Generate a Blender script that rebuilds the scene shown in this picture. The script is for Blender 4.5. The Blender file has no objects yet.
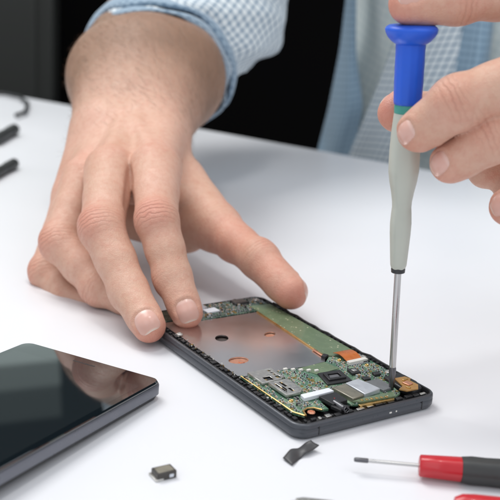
import bpy, math, random
import numpy as np
from mathutils import Vector, Matrix
from mathutils.geometry import tessellate_polygon

# everything below is laid out in centimetres and written to Blender in metres
S = 0.01
rng = random.Random(7)
nrng = np.random.RandomState(5)
scene = bpy.context.scene
COL = scene.collection

# ------------------------------------------------------------------ camera
F_PX = 1000.0                       # focal length in pixels of a 500 px wide frame
PITCH, ROLL, CAM_H = math.radians(16.18), math.radians(3.6), 17.07
CP, SP = math.cos(PITCH), math.sin(PITCH)
FW = np.array([0, CP, -SP]); RT0 = np.array([1., 0, 0]); UP0 = np.array([0, SP, CP])
RT = math.cos(ROLL) * RT0 + math.sin(ROLL) * UP0
UP = -math.sin(ROLL) * RT0 + math.cos(ROLL) * UP0
CAM = np.array([0, 0, CAM_H])


def ray(px, py):
    return FW + RT * (px - 250) / F_PX - UP * (py - 250) / F_PX


def at(px, py, Y):
    d = ray(px, py)
    return CAM + d * Y / d[1]


def atz(px, py, z):
    d = ray(px, py)
    return CAM + d * (z - CAM_H) / d[2]


# ------------------------------------------------------------------ helpers
def link(o, parent=None):
    COL.objects.link(o)
    if parent is not None:
        o.parent = parent
    return o


def tag(o, label=None, cat=None, group=None, kind=None):
    if label: o['label'] = label
    if cat: o['category'] = cat
    if group: o['group'] = group
    if kind: o['kind'] = kind
    return o


def empty(name, loc=(0, 0, 0), rotz=0.0, parent=None):
    o = bpy.data.objects.new(name, None)
    o.empty_display_size = .01
    o.location = Vector(loc) * S
    o.rotation_euler = (0, 0, rotz)
    return link(o, parent)


def mesh_obj(name, V, Fc, mat, parent=None, smooth=True, bevel=0, seg=2, angle=40, loc=None, rot=None, sub=0, mats=None, midx=None):
    me = bpy.data.meshes.new(name)
    V = np.asarray(V, float) * S
    me.from_pydata(V.tolist(), [], [tuple(int(i) for i in f) for f in Fc])
    me.update()
    for m in (mats or [mat]):
        me.materials.append(m)
    if midx is not None:
        me.polygons.foreach_set('material_index', list(midx))
    if smooth:
        me.shade_smooth()
        me.set_sharp_from_angle(angle=math.radians(angle))
    o = bpy.data.objects.new(name, me)
    if loc is not None: o.location = Vector(loc) * S
    if rot is not None: o.rotation_euler = rot
    link(o, parent)
    if bevel:
        b = o.modifiers.new('bevel', 'BEVEL'); b.width = bevel * S; b.segments = seg
        b.limit_method = 'ANGLE'; b.angle_limit = math.radians(35)
    if sub:
        b = o.modifiers.new('sub', 'SUBSURF'); b.levels = sub; b.render_levels = sub
    return o


class MB:
    def __init__(self):
        self.V = []; self.F = []; self.M = []

    def add(self, V, F, m=0):
        n = len(self.V)
        self.V += [tuple(v) for v in V]
        self.F += [tuple(i + n for i in f) for f in F]
        self.M += [m] * len(F)
        return self

    def box(self, c, s, rz=0, m=0, rx=0):
        hx, hy, hz = s[0] / 2, s[1] / 2, s[2] / 2
        R = Matrix.Rotation(rz, 3, 'Z') @ Matrix.Rotation(rx, 3, 'X')
        V = [Vector(c) + R @ Vector((x * hx, y * hy, z * hz)) for x in (-1, 1) for y in (-1, 1) for z in (-1, 1)]
        F = [(0, 1, 3, 2), (4, 6, 7, 5), (0, 4, 5, 1), (2, 3, 7, 6), (0, 2, 6, 4), (1, 5, 7, 3)]
        return self.add(V, F, m)

    def prism(self, poly, z0, z1, m=0, holes=()):
        loops = [list(poly)] + [list(h) for h in holes]
        flat = [p for l in loops for p in l]
        tris = tessellate_polygon([[Vector((p[0], p[1], 0)) for p in l] for l in loops])
        n = len(flat)
        V = [(p[0], p[1], z1) for p in flat] + [(p[0], p[1], z0) for p in flat]
        F = []
        for t in tris:
            a, b, c = [flat[i] for i in t]
            ar = (b[0] - a[0]) * (c[1] - a[1]) - (b[1] - a[1]) * (c[0] - a[0])
            t = t if ar > 0 else t[::-1]
            F.append(tuple(t)); F.append(tuple(i + n for i in t[::-1]))
        k = 0
        for li, l in enumerate(loops):
            ar = sum(l[i][0] * l[(i + 1) % len(l)][1] - l[(i + 1) % len(l)][0] * l[i][1] for i in range(len(l)))
            for i in range(len(l)):
                a, b = k + i, k + (i + 1) % len(l)
                f = (a, a + n, b + n, b)
                if (ar > 0) == (li == 0): pass
                else: f = f[::-1]
                if ar < 0 and li == 0: pass
                F.append(f)
            k += len(l)
        return self.add(V, F, m)

    def lathe(self, prof, seg=32, c=(0, 0, 0), m=0, mats=None, fn=None):
        """prof: list of (r, z)"""
        V = []
        for r, z in prof:
            for i in range(seg):
                a = 2 * math.pi * i / seg
                rr = r if fn is None else fn(r, z, a)
                V.append((c[0] + rr * math.cos(a), c[1] + rr * math.sin(a), c[2] + z))
        F = []; M = []
        for j in range(len(prof) - 1):
            for i in range(seg):
                k = (i + 1) % seg
                F.append((j * seg + i, j * seg + k, (j + 1) * seg + k, (j + 1) * seg + i))
                M.append(mats[j] if mats else m)
        F.append(tuple(range(seg))[::-1]); M.append(mats[0] if mats else m)
        F.append(tuple((len(prof) - 1) * seg + i for i in range(seg))); M.append(mats[-1] if mats else m)
        n = len(self.V)
        self.V += V; self.F += [tuple(i + n for i in f) for f in F]; self.M += M
        return self

    def tube(self, pts, r, seg=10, m=0):
        pts = [np.array(p, float) for p in pts]
        N = len(pts)
        rs = r if isinstance(r, (list, tuple)) else [r] * N
        V = []
        prev = None
        for i, p in enumerate(pts):
            t = pts[min(i + 1, N - 1)] - pts[max(i - 1, 0)]
            t /= np.linalg.norm(t) + 1e-9
            if prev is None:
                prev = np.cross(t, [0, 0, 1.]) if abs(t[2]) < .9 else np.cross(t, [1., 0, 0])
            b = prev - t * (prev @ t); b /= np.linalg.norm(b) + 1e-9
            prev = b
            c = np.cross(t, b)
            for k in range(seg):
                a = 2 * math.pi * k / seg
                V.append(p + rs[i] * (math.cos(a) * b + math.sin(a) * c))
        F = []
        for j in range(N - 1):
            for i in range(seg):
                k = (i + 1) % seg
                F.append((j * seg + i, j * seg + k, (j + 1) * seg + k, (j + 1) * seg + i))
        F.append(tuple(range(seg))[::-1]); F.append(tuple((N - 1) * seg + i for i in range(seg)))
        return self.add(V, F, m)

    def build(self, name, mat, parent=None, **kw):
        mats = mat if isinstance(mat, (list, tuple)) else None
        return mesh_obj(name, self.V, self.F, None if mats else mat, parent, mats=mats, midx=self.M if mats else None, **kw)


def rrect(lx, ly, r, n=8, off=0.0, cx=0, cy=0):
    """rounded rectangle outline, counter-clockwise, inset by off"""
    pts = []
    hx, hy = lx / 2, ly / 2
    rr = max(r - off, .02)
    for sx, sy, a0 in ((1, 1, 0), (-1, 1, 90), (-1, -1, 180), (1, -1, 270)):
        ox, oy = sx * (hx - off - rr), sy * (hy - off - rr)
        for i in range(n + 1):
            a = math.radians(a0 + 90 * i / n)
            pts.append((cx + ox + rr * math.cos(a), cy + oy + rr * math.sin(a)))
    return pts


def loft_profile(mb, lx, ly, r, prof, n=8, mats=None, capb=True, capt=True):
    V = []; F = []; M = []
    N = 4 * (n + 1)
    for off, z in prof:
        for p in rrect(lx, ly, r, n, off):
            V.append((p[0], p[1], z))
    for j in range(len(prof) - 1):
        for i in range(N):
            k = (i + 1) % N
            F.append((j * N + i, j * N + k, (j + 1) * N + k, (j + 1) * N + i)); M.append(mats[j] if mats else 0)
    if capb: F.append(tuple(range(N))[::-1]); M.append(mats[0] if mats else 0)
    if capt: F.append(tuple((len(prof) - 1) * N + i for i in range(N))); M.append(mats[-1] if mats else 0)
    k = len(mb.V)
    mb.V += V; mb.F += [tuple(i + k for i in f) for f in F]; mb.M += M


# ------------------------------------------------------------------ materials
class NT:
    def __init__(self, name):
        self.m = bpy.data.materials.new(name); self.m.use_nodes = True
        self.t = self.m.node_tree; self.n = self.t.nodes; self.l = self.t.links
        self.b = self.n['Principled BSDF']

    def node(self, typ, **kw):
        n = self.n.new(typ)
        for k, v in kw.items():
            if k.startswith('i_'): n.inputs[k[2:].replace('_', ' ')].default_value = v
            else: setattr(n, k, v)
        return n

    def link(self, a, b): self.l.new(a, b)

    def set(self, **kw):
        for k, v in kw.items():
            self.b.inputs[k.replace('_', ' ')].default_value = v

    def coord(self, scale=1.0, kind='Object'):
        c = self.node('ShaderNodeTexCoord')
        m = self.node('ShaderNodeMapping')
        m.inputs['Scale'].default_value = (scale,) * 3 if not isinstance(scale, tuple) else scale
        self.link(c.outputs[kind], m.inputs['Vector'])
        return m.outputs['Vector']

    def math(self, op, a, b=None, clamp=False):
        n = self.node('ShaderNodeMath', operation=op); n.use_clamp = clamp
        for i, v in enumerate((a, b)):
            if v is None: continue
            if isinstance(v, (int, float)): n.inputs[i].default_value = v
            else: self.link(v, n.inputs[i])
        return n.outputs[0]

    def mix(self, fac, a, b, blend='MIX'):
        n = self.node('ShaderNodeMix', data_type='RGBA', blend_type=blend)
        for s, v in ((n.inputs[0], fac), (n.inputs[6], a), (n.inputs[7], b)):
            if isinstance(v, (int, float)): s.default_value = v
            elif isinstance(v, (tuple, list)): s.default_value = (*v[:3], 1)
            else: self.link(v, s)
        return n.outputs[2]

    def noise(self, scale, vec=None, detail=3, rough=.5, kind='Object'):
        n = self.node('ShaderNodeTexNoise')
        n.inputs['Scale'].default_value = scale; n.inputs['Detail'].default_value = detail
        n.inputs['Roughness'].default_value = rough
        self.link(vec if vec is not None else self.coord(1.0, kind), n.inputs['Vector'])
        return n.outputs['Fac']

    def ramp(self, fac, stops):
        n = self.node('ShaderNodeValToRGB')
        e = n.color_ramp.elements
        while len(e) < len(stops): e.new(.5)
        for i, (p, c) in enumerate(stops):
            e[i].position = p; e[i].color = (*c[:3], 1) if isinstance(c, (tuple, list)) else (c, c, c, 1)
        self.link(fac, n.inputs[0])
        return n.outputs[0]

    def bump(self, h, strength=.2, dist=.001, normal=None):
        n = self.node('ShaderNodeBump')
        n.inputs['Strength'].default_value = strength; n.inputs['Distance'].default_value = dist
        self.link(h, n.inputs['Height'])
        if normal is not None: self.link(normal, n.inputs['Normal'])
        self.link(n.outputs[0], self.b.inputs['Normal'])
        return n.outputs[0]


def simple(name, col, rough=.5, metal=0.0, spec=.5, var=.12, vscale=300, bump=0.0, coat=0.0):
    t = NT(name)
    nz = t.noise(vscale, detail=4)
    c = t.mix(nz, tuple(x * (1 - var) for x in col), tuple(min(1, x * (1 + var)) for x in col))
    t.link(c, t.b.inputs['Base Color'])
    r = t.ramp(nz, [(.3, max(0, rough - .06)), (.7, min(1, rough + .08))])
    t.link(r, t.b.inputs['Roughness'])
    t.set(Metallic=metal)
    t.b.inputs['Specular IOR Level'].default_value = spec
    t.b.inputs['Coat Weight'].default_value = coat
    if bump: t.bump(nz, bump, .0002)
    return t.m


M = {}
M['black_plastic'] = simple('black_plastic', (.018, .018, .02), .42)
M['chip_black'] = simple('chip_black', (.022, .022, .024), .38, bump=.1, vscale=1500)
M['frame'] = simple('frame_metal', (.078, .084, .096), .33, metal=.35, var=.06, vscale=900, bump=.05)
M['frame_in'] = simple('frame_inner', (.012, .012, .014), .5)
M['steel'] = simple('steel', (.56, .555, .55), .30, metal=1, var=.03, vscale=200)
M['tin'] = simple('tin', (.64, .63, .60), .36, metal=1, var=.12, vscale=600, bump=.15)
M['tin_bright'] = simple('tin_bright', (.66, .69, .74), .42, metal=.6, var=.05, vscale=400)
M['olive_can'] = simple('olive_can', (.34, .32, .26), .42, metal=.75, var=.08)
M['gold'] = simple('gold', (.75, .50, .20), .32, metal=1, var=.15)
M['copper'] = simple('copper', (.82, .40, .26), .38, metal=.85, var=.15, vscale=900)
M['orange_film'] = simple('orange_film', (.50, .14, .03), .3, var=.15, vscale=500, coat=.3)
M['amber_flex'] = simple('amber_flex', (.37, .20, .06), .35, var=.3, vscale=500)
M['white_plastic'] = simple('white_plastic', (.72, .71, .66), .4)
M['white_label'] = simple('white_label', (.74, .77, .82), .55, var=.04)
M['ceramic_tan'] = simple('ceramic_tan', (.38, .27, .16), .5)
M['ceramic_dark'] = simple('ceramic_dark', (.05, .045, .04), .45)
M['blue_plastic'] = simple('blue_plastic', (.008, .105, .68), .42, var=.06, vscale=250, bump=.12, coat=.05)
M['teal_plastic'] = simple('teal_plastic', (.05, .30, .25), .4, var=.06)
M['grey_handle'] = simple('grey_handle', (.50, .52, .455), .36, var=.04, vscale=200, bump=.1, coat=.1)
M['dark_ring'] = simple('dark_ring', (.03, .03, .032), .35)
M['red_plastic'] = simple('red_plastic', (.52, .012, .022), .34, var=.08, bump=.1, coat=.25)
M['blade_tip'] = simple('blade_tip', (.16, .16, .17), .34, metal=1, var=.1)
M['grip_black'] = simple('grip_black', (.04, .043, .043), .5, var=.15, bump=.3, vscale=500)
M['dark_tape'] = simple('dark_tape', (.055, .055, .058), .42, var=.25, bump=.5, vscale=160)
M['floor'] = simple('floor_dark', (.006, .004, .004), .8, spec=.15, vscale=3)
M['wall'] = simple('wall_dark', (.0025, .0022, .0024), .9, spec=.1, vscale=2)
M['panel'] = simple('panel_dark', (.024, .026, .023), .6, vscale=5)


def desk_mat():
    t = NT('desk_white')
    n1 = t.noise(6, detail=5)
    n2 = t.noise(900, detail=3)
    c = t.mix(n1, (.755, .765, .795), (.785, .795, .825))
    t.link(c, t.b.inputs['Base Color'])
    r = t.ramp(n1, [(.3, .30), (.7, .42)])
    t.link(r, t.b.inputs['Roughness'])
    t.b.inputs['Specular IOR Level'].default_value = .42
    t.bump(n2, .06, .0001)
    return t.m


def glass_mat():
    t = NT('screen_glass')
    n1 = t.noise(40, detail=4)
    t.set(**{'Base_Color': (.006, .010, .013, 1)})
    r = t.ramp(n1, [(.35, .022), (.75, .034)])
    t.link(r, t.b.inputs['Roughness'])
    t.set(IOR=1.75)
    t.b.inputs['Specular IOR Level'].default_value = .8
    return t.m


def pcb_mat(name, base, trace, k=1.0, tracemix=.75):
    """solder mask with copper traces, vias and silk marks"""
    t = NT(name)
    vec = t.coord(1.0)
    br = t.node('ShaderNodeTexVoronoi', feature='DISTANCE_TO_EDGE')
    br.inputs['Scale'].default_value = 420 * k
    snap = t.node('ShaderNodeVectorMath', operation='SNAP'); snap.inputs[1].default_value = (.0004,) * 3
    t.link(vec, snap.inputs[0])
    t.link(snap.outputs[0], br.inputs['Vector'])
    tr = t.ramp(br.outputs['Distance'], [(.05, 1.0), (.09, 0.0)])
    br2 = t.node('ShaderNodeTexBrick'); br2.inputs['Scale'].default_value = 260 * k
    br2.inputs['Mortar Size'].default_value = .05; br2.inputs['Color1'].default_value = (0, 0, 0, 1)
    br2.inputs['Color2'].default_value = (0, 0, 0, 1); br2.inputs['Mortar'].default_value = (1, 1, 1, 1)
    t.link(vec, br2.inputs['Vector'])
    msk = t.ramp(t.noise(240, vec, 2), [(.48, 0.), (.56, 1.)])
    lines = t.math('MULTIPLY', br2.outputs['Color'], msk)
    lines = t.math('MAXIMUM', lines, t.math('MULTIPLY', tr, t.ramp(t.noise(170, vec, 2), [(.5, 0.), (.6, 1.)])))
    vor = t.node('ShaderNodeTexVoronoi'); vor.inputs['Scale'].default_value = 900 * k
    t.link(vec, vor.inputs['Vector'])
    vias = t.ramp(vor.outputs['Distance'], [(.16, 1.), (.24, 0.)])
    vias = t.math('MULTIPLY', vias, t.ramp(t.noise(330, vec, 1), [(.52, 0.), (.58, 1.)]))
    nz = t.noise(120, vec, 3)
    c = t.mix(nz, tuple(x * .75 for x in base), tuple(x * 1.25 for x in base))
    c = t.mix(t.math('MULTIPLY', lines, tracemix), c, trace)
    c = t.mix(vias, c, (.62, .58, .42))
    t.link(c, t.b.inputs['Base Color'])
    t.set(Roughness=.38)
    t.b.inputs['Coat Weight'].default_value = .3
    t.bump(lines, .3, .00006)
    return t.m


def plate_mat():
    t = NT('shield_plate')
    vec = t.coord((1, 1, 1))
    mp = t.node('ShaderNodeMapping'); mp.inputs['Scale'].default_value = (20, 900, 900)
    t.link(vec, mp.inputs['Vector'])
    n1 = t.noise(1, mp.outputs['Vector'], 3)
    n2 = t.noise(45, vec, 4)
    c = t.mix(n2, (.60, .565, .56), (.70, .67, .66))
    t.link(c, t.b.inputs['Base Color'])
    t.set(Metallic=.95)
    t.link(t.ramp(n2, [(.3, .17), (.7, .27)]), t.b.inputs['Roughness'])
    t.bump(n1, .03, .0001)
    return t.m


def skin_mat():
    t = NT('skin')
    vec = t.coord(1.0)
    at_ = t.node('ShaderNodeAttribute', attribute_name='tone')      # r: reddish pigment, g: knuckle crease mask, b: darker forearm skin
    sep = t.node('ShaderNodeSeparateColor'); t.link(at_.outputs['Color'], sep.inputs[0])
    fu = t.node('ShaderNodeAttribute', attribute_name='along')
    nz = t.noise(90, vec, 4, .6)
    nz2 = t.noise(330, vec, 4, .65)
    base = t.mix(nz, (.56, .32, .215), (.72, .475, .365))
    nzb = t.noise(28, vec, 3, .55)
    base = t.mix(t.ramp(nzb, [(.38, 0.), (.66, .55)]), base, (.70, .42, .325))
    mott = t.ramp(nz2, [(.42, 0.), (.75, .5)])
    base = t.mix(mott, base, (.56, .25, .18))
    red = t.mix(t.math('MULTIPLY', sep.outputs[0], .85), base, (.62, .20, .14))
    c = t.mix(t.math('MULTIPLY', sep.outputs[2], t.ramp(nzb, [(.3, .78), (.7, .95)])), red, (.23, .13, .08))
    # knuckle wrinkles
    w = t.math('MULTIPLY', fu.outputs['Fac'], 2900.0)
    w = t.math('ADD', w, t.math('MULTIPLY', t.noise(220, vec, 2), 9.0))
    w = t.math('SINE', w)
    w = t.math('POWER', t.math('ADD', t.math('MULTIPLY', w, .5), .5), 3.0)
    w = t.math('MULTIPLY', w, sep.outputs[1])
    c = t.mix(t.math('MULTIPLY', w, .30), c, (.34, .13, .085))
    t.link(c, t.b.inputs['Base Color'])
    t.set(Roughness=.46)
    t.link(t.ramp(nz2, [(.3, .40), (.7, .55)]), t.b.inputs['Roughness'])
    t.b.inputs['Specular IOR Level'].default_value = .42
    t.b.inputs['Subsurface Weight'].default_value = .13
    t.b.inputs['Subsurface Radius'].default_value = (1.0, .32, .18)
    t.b.inputs['Subsurface Scale'].default_value = .0035
    # fine skin grain
    v1 = t.node('ShaderNodeTexVoronoi', feature='DISTANCE_TO_EDGE'); v1.inputs['Scale'].default_value = 1100
    dist = t.node('ShaderNodeVectorMath', operation='ADD')
    nn = t.node('ShaderNodeTexNoise'); nn.inputs['Scale'].default_value = 600; t.link(vec, nn.inputs['Vector'])
    sc_ = t.node('ShaderNodeVectorMath', operation='SCALE'); sc_.inputs[3].default_value = .0012
    t.link(nn.outputs['Color'], sc_.inputs[0]); t.link(sc_.outputs[0], dist.inputs[1]); t.link(vec, dist.inputs[0])
    t.link(dist.outputs[0], v1.inputs['Vector'])
    g = t.ramp(v1.outputs['Distance'], [(.0, 0.), (.22, 1.)])
    g = t.math('ADD', t.math('MULTIPLY', g, .5), t.math('MULTIPLY', nz2, 1.2))
    h = t.math('SUBTRACT', g, t.math('MULTIPLY', w, 2.4))
    h = t.math('ADD', h, t.math('MULTIPLY', t.noise(60, vec, 3), 3.0))
    t.bump(h, .55, .00026)
    return t.m


def nail_mat():
    t = NT('nail')
    fu = t.node('ShaderNodeAttribute', attribute_name='nail_v')
    lun = t.ramp(fu.outputs['Fac'], [(0., (.74, .47, .39)), (.12, (.76, .50, .43)), (.22, (.71, .42, .35)), (.93, (.70, .40, .33)), (.97, (.76, .56, .47)), (1., (.80, .66, .56))])
    t.link(lun, t.b.inputs['Base Color'])
    t.set(Roughness=.27)
    t.b.inputs['Subsurface Weight'].default_value = .15
    t.b.inputs['Subsurface Radius'].default_value = (1.0, .4, .25)
    t.b.inputs['Subsurface Scale'].default_value = .002
    t.bump(t.noise(500, None, 2), .05, .0001)
    return t.m


def cloth_mat(name, light, dark, freq, rot=0.0, dense=.6):
    """gingham weave laid out on the cloth's own UVs (metres)"""
    t = NT(name)
    uv = t.node('ShaderNodeUVMap'); uv.uv_map = 'UVMap'
    mp = t.node('ShaderNodeMapping'); mp.inputs['Rotation'].default_value = (0, 0, rot)
    t.link(uv.outputs[0], mp.inputs['Vector'])
    sep = t.node('ShaderNodeSeparateXYZ'); t.link(mp.outputs[0], sep.inputs[0])
    out = []
    for i in (0, 1):
        s = t.math('SINE', t.math('MULTIPLY', sep.outputs[i], freq * 2 * math.pi))
        out.append(t.ramp(s, [(.42, 0.), (.58, 1.)]))
    f = t.math('MULTIPLY', t.math('ADD', out[0], out[1]), dense * .5)
    nz = t.noise(25, None, 3)
    f = t.math('ADD', f, t.math('MULTIPLY', nz, .18), clamp=True)
    c = t.mix(f, light, dark)
    t.link(c, t.b.inputs['Base Color'])
    t.set(Roughness=.85)
    t.b.inputs['Sheen Weight'].default_value = .2
    t.bump(t.noise(1800, None, 2), .3, .0003)
    return t.m


M['desk'] = desk_mat(); M['display'] = glass_mat(); M['display'].name = 'display'; M['display'].node_tree.nodes['Principled BSDF'].inputs['Base Color'].default_value = (.013, .018, .021, 1); M['glass'] = glass_mat(); M['plate'] = plate_mat(); M['skin'] = skin_mat(); M['nail'] = nail_mat()
M['pcb'] = pcb_mat('pcb_green', (.07, .165, .105), (.30, .40, .27))
M['pcb_plain'] = pcb_mat('pcb_flat_green', (.13, .185, .105), (.19, .25, .15), .6, .35)
M['pcb_dark'] = pcb_mat('pcb_dark_green', (.02, .06, .045), (.20, .26, .2), 1.2)
M['shirt'] = cloth_mat('shirt_gingham', (.76, .81, .82), (.09, .19, .30), 140, dense=.9)
M['shirt_pale'] = cloth_mat('shirt_pale', (.72, .78, .76), (.48, .58, .60), 120, .3)
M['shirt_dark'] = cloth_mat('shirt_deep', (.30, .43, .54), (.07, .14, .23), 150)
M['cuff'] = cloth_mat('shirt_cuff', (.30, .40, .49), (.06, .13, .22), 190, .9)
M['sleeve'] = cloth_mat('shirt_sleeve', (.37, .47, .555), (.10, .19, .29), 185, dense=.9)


# ------------------------------------------------------------------ signed distance modelling of the hands
def smin(a, b, k):
    h = np.maximum(k - np.abs(a - b), 0) / k
    return np.minimum(a, b) - h * h * h * k * (1 / 6.0)


class Field:
    def __init__(self, xs, ys, zs):
        self.ax = [np.asarray(a, np.float32) for a in (xs, ys, zs)]
        self.F = np.full([len(a) for a in self.ax], 5.0, np.float32)

    def sub(self, lo, hi):
        sl = []
        for a, l, h in zip(self.ax, lo, hi):
            i0 = max(int(np.searchsorted(a, l)) - 1, 0); i1 = min(int(np.searchsorted(a, h)) + 1, len(a))
            if i1 - i0 < 2: return None, None
            sl.append(slice(i0, i1))
        g = np.meshgrid(*[a[s] for a, s in zip(self.ax, sl)], indexing='ij', sparse=True)
        return tuple(sl), g

    @staticmethod
    def cone(g, a, b, r1, r2):
        """round cone distance; g are sparse grids"""
        a = np.asarray(a, np.float32); b = np.asarray(b, np.float32)
        ba = b - a; l2 = float(ba @ ba); rr = r1 - r2; a2 = l2 - rr * rr; il2 = 1.0 / max(l2, 1e-6)
        px, py, pz = g[0] - a[0], g[1] - a[1], g[2] - a[2]
        y = px * ba[0] + py * ba[1] + pz * ba[2]
        z = y - l2
        x2 = (px * l2 - ba[0] * y) ** 2 + (py * l2 - ba[1] * y) ** 2 + (pz * l2 - ba[2] * y) ** 2
        y2 = y * y * l2; z2 = z * z * l2
        k = np.sign(rr) * rr * rr * x2
        d = (np.sqrt(x2 * a2 * il2) + y * rr) * il2 - r1
        c1 = np.sign(z) * a2 * z2 > k
        d = np.where(c1, np.sqrt(x2 + z2) * il2 - r2, d)
        c2 = (~c1) & (np.sign(y) * a2 * y2 < k)
        d = np.where(c2, np.sqrt(x2 + y2) * il2 - r1, d)
        return d.astype(np.float32)

    @staticmethod
    def ell(g, c, ax, r):
        """ellipsoid with axes ax (3x3 rows) and radii r, approximate distance"""
        px, py, pz = g[0] - c[0], g[1] - c[1], g[2] - c[2]
        q = [px * a[0] + py * a[1] + pz * a[2] for a in ax]
        k0 = np.sqrt(sum((qi / ri) ** 2 for qi, ri in zip(q, r)))
        k1 = np.sqrt(sum((qi / ri ** 2) ** 2 for qi, ri in zip(q, r)))
        return (k0 * (k0 - 1) / np.maximum(k1, 1e-4)).astype(np.float32)

    def chain(self, prims, kin, kout, pad=1.6, centre=None):
        """prims: list of ('c', a, b, r1, r2) or ('e', c, axes, radii); smooth-union inside with kin, onto the field with kout.
        kout may be (near, far, falloff) measured from centre"""
        lo = np.full(3, 1e9); hi = -lo
        for p in prims:
            if p[0] == 'c':
                for q, r in ((p[1], p[3]), (p[2], p[4])):
                    lo = np.minimum(lo, np.asarray(q) - r); hi = np.maximum(hi, np.asarray(q) + r)
            else:
                m = max(p[3]); lo = np.minimum(lo, np.asarray(p[1]) - m); hi = np.maximum(hi, np.asarray(p[1]) + m)
        sl, g = self.sub(lo - pad, hi + pad)
        if sl is None: return
        d = None
        for p in prims:
            e = self.cone(g, *p[1:]) if p[0] == 'c' else self.ell(g, *p[1:])
            d = e if d is None else smin(d, e, kin)
        k = kout
        if isinstance(kout, tuple):
            n, f, s = kout
            q = (g[0] - centre[0]) ** 2 + (g[1] - centre[1]) ** 2 + (g[2] - centre[2]) ** 2
            k = (f + (n - f) * np.exp(-q / (s * s))).astype(np.float32)
        self.F[sl] = smin(self.F[sl], d, k)

    def dent(self, fn, lo, hi):
        sl, g = self.sub(lo, hi)
        if sl is None: return
        self.F[sl] += fn(g).astype(np.float32)

    def sample(self, P):
        P = np.asarray(P, float)
        idx = []; fr = []
        for d in range(3):
            a = self.ax[d]
            i = np.clip(np.searchsorted(a, P[:, d]) - 1, 0, len(a) - 2)
            idx.append(i); fr.append(np.clip((P[:, d] - a[i]) / (a[i + 1] - a[i]), 0, 1))
        out = 0
        for dx in (0, 1):
            for dy in (0, 1):
                for dz in (0, 1):
                    w = (fr[0] if dx else 1 - fr[0]) * (fr[1] if dy else 1 - fr[1]) * (fr[2] if dz else 1 - fr[2])
                    out = out + w * self.F[idx[0] + dx, idx[1] + dy, idx[2] + dz]
        return out

    def grad(self, P, e=.06):
        g = np.stack([self.sample(P + np.eye(3)[i] * e) - self.sample(P - np.eye(3)[i] * e) for i in range(3)], -1)
        return g / (np.linalg.norm(g, axis=1, keepdims=True) + 1e-9)

    def nets(self):
        F = self.F
        nx, ny, nz = F.shape
        ins = F < 0
        c = np.zeros((nx - 1, ny - 1, nz - 1), np.uint8)
        for dx in (0, 1):
            for dy in (0, 1):
                for dz in (0, 1):
                    c += ins[dx:nx - 1 + dx, dy:ny - 1 + dy, dz:nz - 1 + dz]
        act = np.argwhere((c > 0) & (c < 8))
        ids = np.full(c.shape, -1, np.int32)
        ids[act[:, 0], act[:, 1], act[:, 2]] = np.arange(len(act))
        acc = np.zeros((len(act), 3)); cnt = np.zeros(len(act))
        corners = [(dx, dy, dz) for dx in (0, 1) for dy in (0, 1) for dz in (0, 1)]
        val = {k: F[act[:, 0] + k[0], act[:, 1] + k[1], act[:, 2] + k[2]].astype(float) for k in corners}
        pos = {k: np.stack([self.ax[d][act[:, d] + k[d]] for d in range(3)], -1).astype(float) for k in corners}
        for k in corners:
            for d in range(3):
                if k[d] == 1: continue
                k2 = tuple(1 if i == d else k[i] for i in range(3))
                a, b = val[k], val[k2]
                m = (a < 0) != (b < 0)
                t = a[m] / (a[m] - b[m])
                acc[m] += pos[k][m] * (1 - t[:, None]) + pos[k2][m] * t[:, None]
                cnt[m] += 1
        V = acc / cnt[:, None]
        quads = []
        for d in range(3):
            a = ins; sl0 = [slice(None)] * 3; sl1 = [slice(None)] * 3
            sl0[d] = slice(0, -1); sl1[d] = slice(1, None)
            ch = a[tuple(sl0)] != a[tuple(sl1)]
            e = np.argwhere(ch)
            o1, o2 = (d + 1) % 3, (d + 2) % 3
            ok = (e[:, o1] > 0) & (e[:, o2] > 0) & (e[:, o1] < F.shape[o1] - 1) & (e[:, o2] < F.shape[o2] - 1)
            e = e[ok]
            flip = ins[e[:, 0], e[:, 1], e[:, 2]]
            q = []
            for s1, s2 in ((1, 1), (0, 1), (0, 0), (1, 0)):
                f = e.copy(); f[:, o1] -= s1; f[:, o2] -= s2
                q.append(ids[f[:, 0], f[:, 1], f[:, 2]])
            q = np.stack(q, -1)
            q[~flip] = q[~flip][:, ::-1]
            quads.append(q)
        Q = np.concatenate(quads)
        return V, Q[(Q >= 0).all(1)]


def unit(v):
    v = np.asarray(v, float)
    return v / (np.linalg.norm(v) + 1e-9)


def frange(a, b, h):
    return list(np.arange(a, b, h))


def lerp(a, b, t):
    return np.asarray(a) * (1 - t) + np.asarray(b) * t


CREASES = []      # (joint, axis, dorsal, strength, reach)
REDS = []         # (point, radius, strength)
NAILS = []        # (field, frame...)


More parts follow.
